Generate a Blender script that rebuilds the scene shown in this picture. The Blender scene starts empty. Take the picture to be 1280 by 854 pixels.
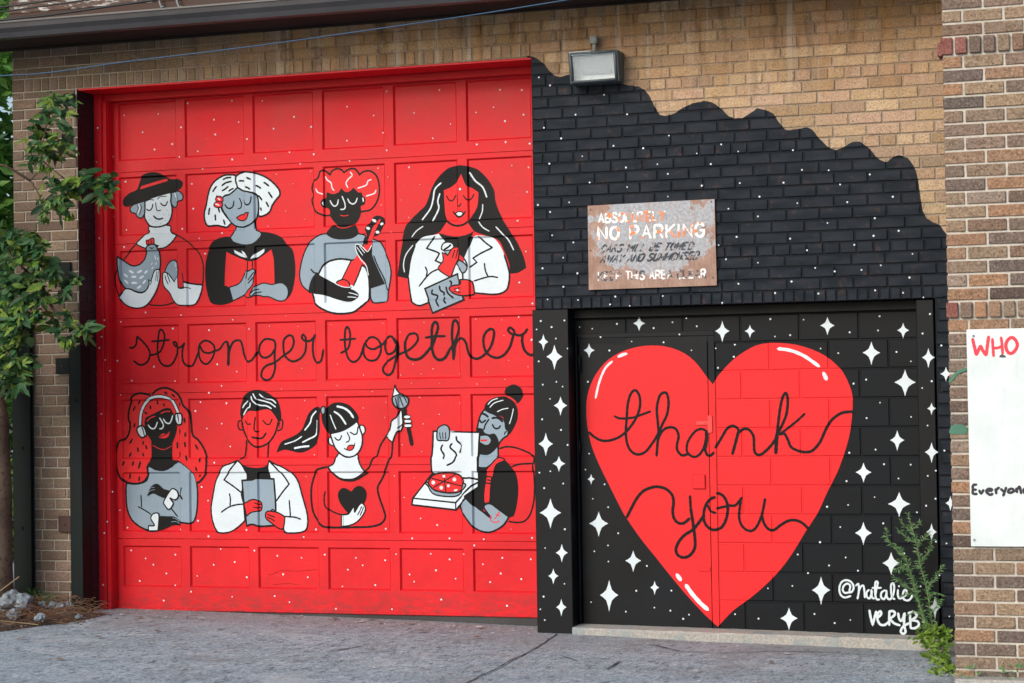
import bpy, bmesh, math, random
from mathutils import Vector, Matrix, noise
from mathutils.geometry import tessellate_polygon
random.seed(7)
SC = bpy.context.scene
COL = SC.collection
# ------------------------------------------------------------------ camera
YAW, PITCH, ROLL, F, CX, CZ, CD = 0.32077, 0.024242, 0.016117, 2599.8, 4.01417, 1.51686, 12.4991
_cy, _sy = math.cos(YAW), math.sin(YAW)
FW = Vector((-_sy*math.cos(PITCH), _cy*math.cos(PITCH), math.sin(PITCH)))
_r = Vector((_cy, _sy, 0)); _d = FW.cross(_r)
RT = math.cos(ROLL)*_r + math.sin(ROLL)*_d
DN = -math.sin(ROLL)*_r + math.cos(ROLL)*_d
CAM = Vector((CX, -CD, CZ))
cd = bpy.data.cameras.new('camera'); cam = bpy.data.objects.new('camera', cd); COL.objects.link(cam)
m = Matrix.Identity(4)
for i in range(3):
    m[i][0] = RT[i]; m[i][1] = -DN[i]; m[i][2] = -FW[i]; m[i][3] = CAM[i]
cam.matrix_world = m
cd.sensor_width = 36; cd.lens = F/1280*36; cd.clip_end = 500; cd.clip_start = .1
SC.camera = cam
# ------------------------------------------------------------------ world, sun, exposure
SUN_EL, SUN_AZ = math.radians(30), math.radians(202)     # azimuth from +Y clockwise: in front of the wall, a little to the left of the camera
W_ = bpy.data.worlds.new('World'); SC.world = W_; W_.use_nodes = True
wn = W_.node_tree; bg = wn.nodes['Background']
sky = wn.nodes.new('ShaderNodeTexSky'); sky.sky_type = 'NISHITA'; sky.sun_disc = False
sky.sun_elevation = SUN_EL; sky.sun_rotation = SUN_AZ; sky.dust_density = 3; sky.air_density = 1.0
wn.links.new(sky.outputs[0], bg.inputs[0]); bg.inputs[1].default_value = 0.12
sl = bpy.data.lights.new('sun', 'SUN'); sl.energy = 1.5; sl.angle = math.radians(32); sl.color = (1, .95, .88)
so = bpy.data.objects.new('sun', sl); COL.objects.link(so)
sdir = Vector((math.sin(SUN_AZ)*math.cos(SUN_EL), math.cos(SUN_AZ)*math.cos(SUN_EL), math.sin(SUN_EL)))
so.rotation_euler = sdir.to_track_quat('Z', 'Y').to_euler()
SC.view_settings.view_transform = 'Standard'; SC.view_settings.look = 'None'
SC.view_settings.exposure = 0.58; SC.view_settings.gamma = 1
SC.render.resolution_x = 1024; SC.render.resolution_y = 683

def P(x, y, Y):
    """the point of the plane y=Y that the photograph shows at pixel x, y"""
    ray = FW + (x-640)/F*RT + (y-427)/F*DN
    t = (Y-CAM.y)/ray.y
    return CAM + ray*t
def PG(x, y, Z=0):
    ray = FW + (x-640)/F*RT + (y-427)/F*DN
    return CAM + ray*((Z-CAM.z)/ray.z)
# ------------------------------------------------------------------ materials
MATS = {}
class NT:
    def __init__(s, name):
        s.m = bpy.data.materials.new(name); s.m.use_nodes = True
        s.t = s.m.node_tree; s.b = s.t.nodes['Principled BSDF']; s.n = s.t.nodes
        MATS[name] = s.m
    def node(s, t, **k):
        n = s.n.new(t)
        for a, v in k.items():
            if a.startswith('i_'):
                key = a[2:]; key = int(key) if key.isdigit() else key
                n.inputs[key].default_value = v
            else: setattr(n, a, v)
        return n
    def l(s, a, b): s.t.links.new(a, b)
    def pos(s): return s.node('ShaderNodeNewGeometry').outputs['Position']
    def scaled(s, v, sc):
        n = s.node('ShaderNodeVectorMath', operation='MULTIPLY'); s.l(v, n.inputs[0]); n.inputs[1].default_value = sc
        return n.outputs[0]
    def noise(s, v, scale, detail=3, rough=.6):
        n = s.node('ShaderNodeTexNoise', i_Scale=scale, i_Detail=detail, i_Roughness=rough); s.l(v, n.inputs['Vector'])
        return n.outputs[0]
    def ramp(s, f, stops, interp='LINEAR'):
        n = s.node('ShaderNodeValToRGB'); cr = n.color_ramp; cr.interpolation = interp
        while len(cr.elements) < len(stops): cr.elements.new(.5)
        for e, (p, c) in zip(cr.elements, stops):
            e.position = p
            e.color = (c, c, c, 1) if not hasattr(c, '__len__') else (*c, 1)
        s.l(f, n.inputs[0]); return n.outputs[0]
    def mix(s, f, a, b, mode='MIX'):
        n = s.node('ShaderNodeMix', data_type='RGBA', blend_type=mode)
        for i, v in ((0, f), (6, a), (7, b)):
            if hasattr(v, 'is_output'): s.l(v, n.inputs[i])
            elif i == 0: n.inputs[0].default_value = v
            else: n.inputs[i].default_value = (*v, 1)
        return n.outputs[2]
    def math(s, op, a, b=0, c=None):
        n = s.node('ShaderNodeMath', operation=op)
        for i, v in enumerate((a, b) if c is None else (a, b, c)):
            if hasattr(v, 'is_output'): s.l(v, n.inputs[i])
            else: n.inputs[i].default_value = v
        return n.outputs[0]
    def bump(s, h, st=.3, dist=.005):
        n = s.node('ShaderNodeBump', i_Strength=st, i_Distance=dist); s.l(h, n.inputs['Height']); s.l(n.outputs[0], s.b.inputs['Normal'])
    def fin(s, col, rough=.6, spec=.4, metal=0):
        if hasattr(col, 'is_output'): s.l(col, s.b.inputs['Base Color'])
        else: s.b.inputs['Base Color'].default_value = (*col, 1)
        if hasattr(rough, 'is_output'): s.l(rough, s.b.inputs['Roughness'])
        else: s.b.inputs['Roughness'].default_value = rough
        s.b.inputs['Specular IOR Level'].default_value = spec
        s.b.inputs['Metallic'].default_value = metal
        return s.m

def paint_mat(name, col, rough=.5, var=.12, spec=.35, wear=None, grain=(18, 18, 18), grime=False):
    t = NT(name); p = t.pos()
    n1 = t.noise(p, 2.2, 5, .65); n2 = t.noise(t.scaled(p, grain), 6, 4, .7)
    a = tuple(max(0, c*(1-var)) for c in col); b = tuple(min(1, c*(1+var)+.0008) for c in col)
    c = t.mix(t.ramp(n1, [(.3, 0), (.7, 1)]), a, b)
    c = t.mix(t.ramp(n2, [(.42, .10), (.62, 0)]), c, tuple(x*.45 for x in col))
    if grime:   # dirt splashed up along the foot of the door, and a few long scuffs
        sp_ = t.node('ShaderNodeSeparateXYZ'); t.l(p, sp_.inputs[0]); low = t.ramp(sp_.outputs[2], [(.04, 1), (.30, 0)]); g1 = t.noise(t.scaled(p, (7, 7, 16)), 2, 6, .7)
        c = t.mix(t.math('MULTIPLY', low, t.ramp(g1, [(.40, 0), (.62, .8)])), c, (.16, .03, .03)); g2 = t.noise(t.scaled(p, (2.5, 2.5, 26)), 3, 4, .7); c = t.mix(t.ramp(g2, [(.66, 0), (.74, .45)]), c, (.72, .10, .10)); c = t.mix(t.ramp(g2, [(.26, .45), (.33, 0)]), c, (.33, .012, .02))
    if wear:
        n3 = t.noise(p, 34, 6, .75)
        c = t.mix(t.ramp(n3, [(wear[1], 0), (wear[1]+.03, wear[2] if len(wear) > 2 else .8)]), c, wear[0])
    r = t.ramp(n1, [(.3, rough-.08), (.7, rough+.1)])
    t.bump(n2, .25, .002)
    return t.fin(c, r, spec)

M_RED = paint_mat('red_door_paint', (.58, .0085, .017), .46, .14, .22, grain=(3, 3, 40), grime=True)
M_K = paint_mat('black_mural_paint', (.0040, .0050, .0065), .5, .2, .14)
M_W = paint_mat('white_mural_paint', (.56, .65, .72), .5, .09, grain=(4, 4, 30))
M_G = paint_mat('grey_mural_paint', (.21, .29, .37), .5, .10, grain=(30, 30, 4))
M_R2 = paint_mat('red_mural_paint', (.64, .014, .019), .5, .10, .22, grain=(30, 30, 4))
M_BLK = paint_mat('black_wall_paint', (.0030, .0048, .0075), .48, .4, .18, wear=((.026, .028, .032), .66, .35))
M_BLKB = paint_mat('black_block_paint', (.0028, .0048, .0075), .5, .4, .15, wear=((.028, .030, .034), .7, .3))
M_STEEL = paint_mat('dark_green_steel_paint', (.004, .009, .0095), .55, .25, .16, wear=((.05, .03, .02), .73, .4))
t = NT('white_board'); p = t.pos(); a = t.noise(p, 3.2, 4, .6); b = t.noise(t.scaled(p, (6, 6, 2)), 2.2, 5, .7)
co = t.mix(t.ramp(a, [(.35, 0), (.65, 1)]), (.50, .57, .60), (.60, .66, .68)); co = t.mix(t.ramp(b, [(.58, 0), (.75, .35)]), co, (.36, .43, .46)); t.bump(a, .3, .01); M_BOARD = t.fin(co, .45, .4)
M_INK = paint_mat('black_marker', (.02, .02, .03), .5, .1)
M_REDINK = paint_mat('red_marker', (.70, .035, .06), .5, .3)
M_GRAF = paint_mat('green_spray_paint', (.05, .16, .11), .6, .3)
M_BROWN = paint_mat('dark_brown_fascia', (.050, .026, .021), .65, .3, .3)
M_DARKWOOD = paint_mat('soffit_boards', (.035, .022, .018), .8, .3, .2)
M_GUT = paint_mat('gutter_metal', (.045, .045, .052), .38, .15, .5)
M_CABLE = paint_mat('black_cable', (.012, .014, .018), .5, .1)
M_SPLIT = paint_mat('split_wood', (.16, .008, .010), .8, .2, .1)
M_CABLEB = paint_mat('blue_cable', (.018, .065, .13), .45, .1)
M_HINGE = paint_mat('pink_worn_hinge', (.74, .05, .05), .45, .2, wear=((.5, .25, .2), .64, .5))

def black_curve(t, X):
    """height of the wavy top edge of the black paint as a function of X"""
    px = [(663.8,70),(672.6,74),(680,80),(686,88),(694,95),(700,96.5),(713,93),(740,92),(765,97),(773,103),(785,107),(798,108),(805,112),(812,120),(818,133),(824,143),(830,145),(840.5,143),(850.5,136.6),(865.5,129),(880.6,126),(890.6,128),(900.6,135),(910.7,145),(918,148),(928,148),(938,141.6),(947,135),(960,138.5),(967.5,143),(975,155),(982.5,163),(995,161.7),(1007.6,159),(1015,161.7),(1022.7,171.7),(1035,184),(1045,187.5),(1055,184),(1065,177.5),(1075,177.5),(1085,184),(1098,199),(1108,203.5),(1115,197),(1124,193.5),(1135.5,198),(1144,210.5),(1148.5,228),(1150.5,247),(1153,262),(1158,273),(1168,278.7),(1175.5,281.7),(1182,292)]
    pts = [(q.x, q.z) for q in (P(x, y, 0) for x, y in px)]
    x0, x1, z0, z1 = -.1, 2.8, -1.0, 4.0
    n = t.node('ShaderNodeFloatCurve')
    mp = n.mapping; c = mp.curves[0]
    seq = [(0, 0), ((pts[0][0]-.045-x0)/(x1-x0), 0), ((pts[0][0]-.033-x0)/(x1-x0), (pts[0][1]-z0)/(z1-z0))] + [((x-x0)/(x1-x0), (z-z0)/(z1-z0)) for x, z in pts] + [(1, (2.3-z0)/(z1-z0))]
    c.points[0].location = seq[0]; c.points[1].location = seq[-1]
    for q in seq[1:-1]: c.points.new(*q)
    for q in c.points: q.handle_type = 'VECTOR'
    mp.update()
    u = t.math('DIVIDE', t.math('SUBTRACT', X, x0), x1-x0)
    t.l(u, n.inputs['Value'])
    return t.math('MULTIPLY_ADD', n.outputs[0], z1-z0, z0)

def brick_mat(name, stops, mortar=None, painted=True, pale=0.0, stain_and_dim=True, dark=1.0):
    t = NT(name); g = t.node('ShaderNodeNewGeometry'); p = g.outputs['Position']
    oi = t.node('ShaderNodeObjectInfo')
    if mortar is None:
        rnd = t.math('FRACT', t.math('ADD', t.math('MULTIPLY', g.outputs['Random Per Island'], 7.31), t.math('MULTIPLY', oi.outputs['Random'], 3.77)))
        base = t.ramp(rnd, stops, 'LINEAR')
        big = t.noise(p, 1.3, 3)
        sp = t.noise(p, 95, 3, .75)
        md = t.noise(t.scaled(p, (8, 8, 22)), 2.5, 4, .7)
        base = t.mix(t.ramp(sp, [(.50, 0), (.66, .75)]), base, tuple(v*.22 for v in stops[0][1]))
        base = t.mix(t.ramp(sp, [(.28, .40), (.44, 0)]), base, (.60, .50, .38))
        base = t.mix(t.ramp(md, [(.35, .45), (.6, 0)]), base, tuple(v*.5 for v in stops[1][1]))
        base = t.mix(t.ramp(md, [(.6, 0), (.8, .3)]), base, (.50, .42, .33))
        h = sp
    else:
        n = t.noise(p, 60, 3, .7); n0 = t.noise(p, 3, 3)
        base = t.mix(t.ramp(n, [(.35, 0), (.65, 1)]), tuple(v*.75 for v in mortar), mortar)
        base = t.mix(t.ramp(n0, [(.45, 0), (.7, .5)]), base, tuple(v*.5 for v in mortar))
        h = n
    sep = t.node('ShaderNodeSeparateXYZ'); t.l(p, sep.inputs[0]); X, Z = sep.outputs[0], sep.outputs[2]
    if stain_and_dim:
        # rust and soot that ran down from the roof in streaks, strongest near the top of the wall
        st = t.noise(t.scaled(p, (9, 9, .7)), 1.2, 4, .6)
        hgt = t.ramp(t.math('DIVIDE', t.math('SUBTRACT', Z, 3.05), .8), [(0, 0), (1, 1)])
        f = t.math('MULTIPLY', t.ramp(st, [(.35, .12), (.65, 1)]), hgt)
        base = t.mix(t.math('MULTIPLY', f, .70), base, (.40, .205, .070), 'MIX')
        soot = t.noise(t.scaled(p, (5, 5, .9)), 2.1, 5, .7); base = t.mix(t.math('MULTIPLY', t.ramp(soot, [(.50, 0), (.66, .75)]), hgt), base, (.085, .05, .03))
        eff = t.noise(t.scaled(p, (3, 3, 5)), 2.4, 6, .72); base = t.mix(t.ramp(eff, [(.60, 0), (.72, .5)]), base, (.52, .45, .38)); base = t.mix(t.ramp(eff, [(.30, .7), (.42, 0)]), base, (.13, .085, .06))
        st2 = t.noise(t.scaled(p, (14, 14, .5)), 1.0, 3, .6)
        f2 = t.math('MULTIPLY', t.ramp(st2, [(.58, 0), (.64, .75)]), hgt)
        base = t.mix(f2, base, (.42, .36, .30))
        # left end: browner bricks, and weaker light there painted in as darkening
        lf = t.ramp(t.math('DIVIDE', t.math('SUBTRACT', X, -3.9), 3.6), [(0, 1), (1, 0)])
        s3 = t.noise(p, 5, 4)
        f3 = t.math('MULTIPLY', t.ramp(s3, [(.3, .35), (.7, .8)]), lf)
        alt = t.ramp(t.math('FRACT', t.math('MULTIPLY', rnd, 3.7)), [(0, (.17, .12, .095)), (.15, (.29, .20, .14)), (.3, (.12, .08, .07)), (.45, (.25, .20, .14)), (.6, (.34, .22, .19)), (.75, (.15, .12, .10)), (.9, (.33, .26, .18)), (1, (.14, .10, .085))]) if mortar is None else (.46, .42, .36)
        if mortar is None: alt = t.mix(t.ramp(sp, [(.48, 0), (.62, .75)]), alt, (.05, .035, .03)); alt = t.mix(t.ramp(md, [(.35, .5), (.6, 0)]), alt, (.09, .065, .055))
        base = t.mix(t.ramp(t.math('DIVIDE', t.math('SUBTRACT', X, -3.2), 1.6), [(0, .85), (1, 0)]), base, alt)
        base = t.mix(t.math('MULTIPLY', f3, .5), base, (.10, .078, .06))
    if painted:
        cz = black_curve(t, X)
        jn = t.noise(p, 30, 2); zz = t.math('ADD', Z, t.math('MULTIPLY', t.math('SUBTRACT', jn, .5), .012))
        mask = t.math('LESS_THAN', zz, cz)
        n1 = t.noise(p, 14, 5, .7); worn = t.ramp(n1, [(.56, 0), (.70, .42)])
        rp = t.noise(t.scaled(p, (5, 5, 14)), 1.0, 1)
        blk = t.mix(t.ramp(rp, [(.35, 0), (.65, 1)]), (.0030, .0075, .0135), (.013, .018, .027)) if mortar is None else t.mix(.5, (.0015, .004, .008), (.003, .006, .010))
        if mortar is None: blk = t.mix(worn, blk, (.10, .05, .04))
        base = t.mix(mask, base, blk)
        t.fin(base, t.math('MULTIPLY_ADD', mask, -.24, .88), .16)
        t.bump(h, .35, .003)
        return t.m
    t.bump(h, .5, .003)
    return t.fin(base, .9, .2)
TAN = [(0, (.24, .155, .10)), (.15, (.45, .33, .205)), (.3, (.36, .235, .175)), (.45, (.52, .40, .26)), (.6, (.28, .19, .11)), (.72, (.47, .33, .25)), (.86, (.22, .165, .125)), (1, (.43, .33, .21))]
DRK = [(0, (.075, .055, .05)), (.15, (.23, .165, .13)), (.3, (.11, .09, .085)), (.45, (.30, .215, .14)), (.6, (.21, .16, .12)), (.72, (.34, .19, .11)), (.85, (.085, .075, .07)), (1, (.27, .21, .17))]
M_BRICK = brick_mat('tan_brick', TAN)
M_MORT = brick_mat('grey_mortar', None, mortar=(.30, .25, .20))
M_PBRICK = brick_mat('dark_brown_brick', DRK, painted=False, stain_and_dim=False)
M_PMORT = brick_mat('pale_mortar', None, mortar=(.52, .49, .44), painted=False, stain_and_dim=False)
M_PRED = brick_mat('red_brick_stub', [(0, (.20, .075, .065)), (.5, (.24, .10, .085)), (1, (.17, .07, .065))], painted=False, stain_and_dim=False)
M_KBRICK = paint_mat('black_painted_brick', (.010, .008, .012), .6, .3, .4, wear=((.25, .25, .27), .73, .6))

t = NT('driveway_asphalt'); p = t.pos()
a = t.noise(t.scaled(p, (1, .45, 1)), 75, 4, .85); b = t.noise(t.scaled(p, (1, 1.6, 1)), 2.2, 5, .65); c = t.noise(t.scaled(p, (1.2, 3.5, 1)), 5.5, 6, .7)
co = t.mix(t.ramp(a, [(.35, 0), (.65, 1)]), (.095, .135, .155), (.46, .57, .65))
co = t.mix(t.ramp(b, [(.32, .45), (.55, 0)]), co, (.16, .215, .25))
co = t.mix(t.ramp(b, [(.52, 0), (.7, .5)]), co, (.42, .47, .51)); e = t.noise(t.scaled(p, (1, .4, 1)), 22, 5, .8); co = t.mix(t.ramp(e, [(.38, .85), (.45, 0)]), co, (.07, .085, .10)); co = t.mix(t.ramp(e, [(.57, 0), (.63, .8)]), co, (.46, .53, .60))
co = t.mix(t.ramp(c, [(.60, 0), (.69, .75)]), co, (.58, .61, .66)); h_ = t.noise(p, .9, 5, .7); co = t.mix(t.ramp(h_, [(.50, 0), (.60, .35)]), co, (.20, .20, .19)); co = t.mix(t.ramp(h_, [(.34, .35), (.42, 0)]), co, (.46, .48, .50))
co = t.mix(t.ramp(c, [(.28, .6), (.36, 0)]), co, (.07, .07, .075))
sep = t.node('ShaderNodeSeparateXYZ'); t.l(p, sep.inputs[0])
nearwall = t.ramp(t.math('DIVIDE', t.math('ADD', sep.outputs[1], .9), .9), [(.2, 0), (1, .55)])   # dull grey blended in towards the wall foot
co = t.mix(t.math('MULTIPLY', nearwall, t.ramp(b, [(.3, .4), (.6, 1)])), co, (.20, .20, .22))
t.bump(t.math('ADD', a, t.math('MULTIPLY', c, 2.0)), .6, .006); M_GROUND = t.fin(co, .85, .25)

t = NT('sill_concrete'); p = t.pos()
a = t.noise(p, 70, 4, .75); b = t.noise(p, 6, 4, .65)
sep = t.node('ShaderNodeSeparateXYZ'); t.l(p, sep.inputs[0])
co = t.mix(t.ramp(a, [(.35, 0), (.65, 1)]), (.26, .255, .24), (.42, .41, .385))
co = t.mix(t.ramp(b, [(.5, 0), (.62, .6)]), co, (.20, .27, .30))
co = t.mix(t.ramp(a, [(.68, 0), (.72, .8)]), co, (.06, .05, .045))
t.bump(t.math('ADD', a, b), .7, .01); M_CONC = t.fin(co, .9, .2)

t = NT('rubble_concrete'); p = t.pos(); a = t.noise(p, 45, 4, .75); b = t.noise(p, 9, 3)
co = t.mix(t.ramp(a, [(.35, 0), (.65, 1)]), (.09, .115, .14), (.27, .33, .38)); co = t.mix(t.ramp(b, [(.5, 0), (.7, .6)]), co, (.11, .10, .09))
t.bump(a, .8, .01); M_RUB = t.fin(co, .9, .2)

def leaf_mat(name, stops, back):
    t = NT(name); g = t.node('ShaderNodeNewGeometry'); oi = t.node('ShaderNodeObjectInfo')
    rnd = t.math('FRACT', t.math('ADD', t.math('MULTIPLY', g.outputs['Random Per Island'], 5.1), t.math('MULTIPLY', oi.outputs['Random'], 3.3)))
    c = t.ramp(rnd, stops)
    n = t.noise(g.outputs['Position'], 60, 3); c = t.mix(t.ramp(n, [(.4, .3), (.6, 0)]), c, tuple(v*.4 for v in stops[0][1]))
    c = t.mix(g.outputs['Backfacing'], c, back)
    m_ = t.fin(c, .5, .35)
    # thin leaf: some light comes through
    tr = t.node('ShaderNodeBsdfTranslucent'); t.l(c, tr.inputs[0])
    mx = t.node('ShaderNodeMixShader'); mx.inputs[0].default_value = .35
    t.l(t.b.outputs[0], mx.inputs[1]); t.l(tr.outputs[0], mx.inputs[2]); t.l(mx.outputs[0], t.n['Material Output'].inputs[0])
    return m_
M_LEAF = leaf_mat('tree_leaf', [(0, (.012, .045, .018)), (.4, (.030, .10, .028)), (.6, (.06, .17, .075)), (.8, (.13, .25, .04)), (1, (.24, .33, .05))], (.10, .19, .08))
M_LEAFB = leaf_mat('far_leaf', [(0, (.05, .17, .03)), (.5, (.11, .30, .05)), (1, (.24, .42, .08))], (.16, .30, .08))  # far foliage, sunlight put into its colour by brighter greens
M_WEED = leaf_mat('weed_leaf', [(0, (.07, .20, .07)), (.6, (.14, .33, .12)), (1, (.30, .44, .24))], (.12, .24, .13))
M_WEED2 = leaf_mat('broad_weed_leaf', [(0, (.07, .16, .02)), (.6, (.15, .28, .03)), (1, (.25, .36, .08))], (.15, .24, .06))
M_STEM = paint_mat('green_stem', (.20, .27, .12), .7, .2)
M_BARK = paint_mat('tree_bark', (.10, .075, .058), .9, .6, .1, grain=(16, 16, 1.6), wear=((.035, .026, .02), .55, .8))
M_TWIG = paint_mat('dead_twigs', (.17, .095, .06), .9, .4, .1)
M_STRAW = paint_mat('dry_straw', (.24, .18, .12), .9, .3, .1)
M_SOIL = paint_mat('soil_litter', (.070, .055, .045), .95, .5, .1)
M_CRACK = paint_mat('dirt_in_cracks', (.055, .055, .058), .95, .3, .1)
M_LITTER = paint_mat('pale_chips', (.50, .52, .55), .8, .2, .2)
M_HOOK = paint_mat('galvanised_hook', (.20, .22, .24), .6, .3, .3)

# ------------------------------------------------------------------ object helpers
def link(name, me, mats=None, parent=None, loc=None):
    if mats is not None:
        for x in (mats if isinstance(mats, (list, tuple)) else [mats]): me.materials.append(x)
    o = bpy.data.objects.new(name, me); COL.objects.link(o)
    if loc is not None: o.location = loc
    if parent is not None: o.parent = parent
    return o
def thing(name, label, cat, loc=(0, 0, 0), group=None):
    o = bpy.data.objects.new(name, None); COL.objects.link(o); o.location = loc; o.empty_display_size = .1
    return tag(o, label, cat, group)
def tag(o, label=None, cat=None, group=None, kind=None):
    for k, v in (('label', label), ('category', cat), ('group', group), ('kind', kind)):
        if v: o[k] = v
    return o
def new(): return bmesh.new()
def done(bm, name, mats, parent=None, smooth=False, off=None):
    """off: world origin of the parent, so vertices given in world space land right"""
    if parent is not None:
        bmesh.ops.translate(bm, verts=bm.verts, vec=-parent_loc(parent))
    me = bpy.data.meshes.new(name); bm.to_mesh(me); bm.free()
    if smooth:
        for q in me.polygons: q.use_smooth = True
    return link(name, me, mats, parent)
def parent_loc(p):
    v = Vector(p.location)
    while p.parent is not None: p = p.parent; v += p.location
    return v
def box(bm, x0, x1, y0, y1, z0, z1, bev=0, mi=0):
    vs = [bm.verts.new((x, y, z)) for x in (x0, x1) for y in (y0, y1) for z in (z0, z1)]
    fs = [bm.faces.new([vs[i] for i in q]) for q in ((0, 1, 3, 2), (4, 6, 7, 5), (0, 4, 5, 1), (2, 3, 7, 6), (0, 2, 6, 4), (1, 5, 7, 3))]
    for f in fs: f.material_index = mi
    if bev:
        es = list({e for f in fs for e in f.edges})
        bmesh.ops.bevel(bm, geom=es, offset=bev, segments=1, affect='EDGES')
    return fs
def brick(bm, x0, x1, z0, z1, y, b=.0035, depth=.02, j=0):
    """front of one brick: face, arrises and sides (18 triangles); j roughens the corners"""
    r = lambda: random.uniform(-j, j)
    fr = [(x0+b+r(), z0+b+r()), (x1-b+r(), z0+b+r()), (x1-b+r(), z1-b+r()), (x0+b+r(), z1-b+r())]
    ou = [(x0, z0), (x1, z0), (x1, z1), (x0, z1)]
    A = [bm.verts.new((x, y, z)) for x, z in fr]; B = [bm.verts.new((x, y+b, z)) for x, z in ou]; Cc = [bm.verts.new((x, y+depth, z)) for x, z in ou]
    bm.faces.new(A)
    for i in range(4):
        k = (i+1) % 4
        bm.faces.new((A[k], A[i], B[i], B[k])); bm.faces.new((B[k], B[i], Cc[i], Cc[k]))
def tube(bm, pts, rad, n=6, mi=0, cap=True):
    pts = [Vector(q) for q in pts]; rings = []
    for i, q in enumerate(pts):
        d = (pts[min(i+1, len(pts)-1)]-pts[max(i-1, 0)]).normalized()
        u = d.cross(Vector((.3, .1, 1))); u = u.normalized() if u.length > 1e-4 else Vector((1, 0, 0)); v = d.cross(u)
        r = rad[i] if hasattr(rad, '__len__') else rad
        rings.append([bm.verts.new(q+(u*math.cos(2*math.pi*k/n)+v*math.sin(2*math.pi*k/n))*r) for k in range(n)])
    for a_, b_ in zip(rings, rings[1:]):
        for k in range(n):
            f = bm.faces.new((a_[k], a_[(k+1) % n], b_[(k+1) % n], b_[k])); f.material_index = mi; f.smooth = True
    if cap:
        f = bm.faces.new(rings[0][::-1]); f.material_index = mi; f = bm.faces.new(rings[-1]); f.material_index = mi
# ------------------------------------------------------------------ mural drawing tools
def spline(pts, corner, closed):
    """Catmull-Rom through the points, broken at corners"""
    n = len(pts); out = []
    rng = range(n if closed else n-1)
    for i in rng:
        p1, p2 = pts[i], pts[(i+1) % n]
        p0 = pts[(i-1) % n] if (closed or i > 0) else p1
        p3 = pts[(i+2) % n] if (closed or i+2 < n) else p2
        if corner[i]: p0 = p1
        if corner[(i+1) % n]: p3 = p2
        L = math.hypot(p2[0]-p1[0], p2[1]-p1[1])
        straight = corner[i] and corner[(i+1) % n]
        k = 1 if straight else max(2, min(7, int(L/14)+1))
        for s in range(k):
            u = s/k; u2, u3 = u*u, u*u*u
            out.append(tuple(.5*((2*b)+(-a+c)*u+(2*a-5*b+4*c-d)*u2+(-a+3*b-3*c+d)*u3) if not straight else b+(c-b)*u
                       for a, b, c, d in zip(p0, p1, p2, p3)))
    if not closed: out.append(tuple(pts[-1]))
    return out
def parse(s):
    pts = []; cor = []
    for w in s.split(','):
        w = w.strip(); c = w.endswith('*'); w = w.rstrip('*').split()
        if len(w) == 2: pts.append((float(w[0]), float(w[1]))); cor.append(c)
    return pts, cor
CM = {'k': 0, 'w': 1, 'g': 2, 'r': 3}
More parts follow.
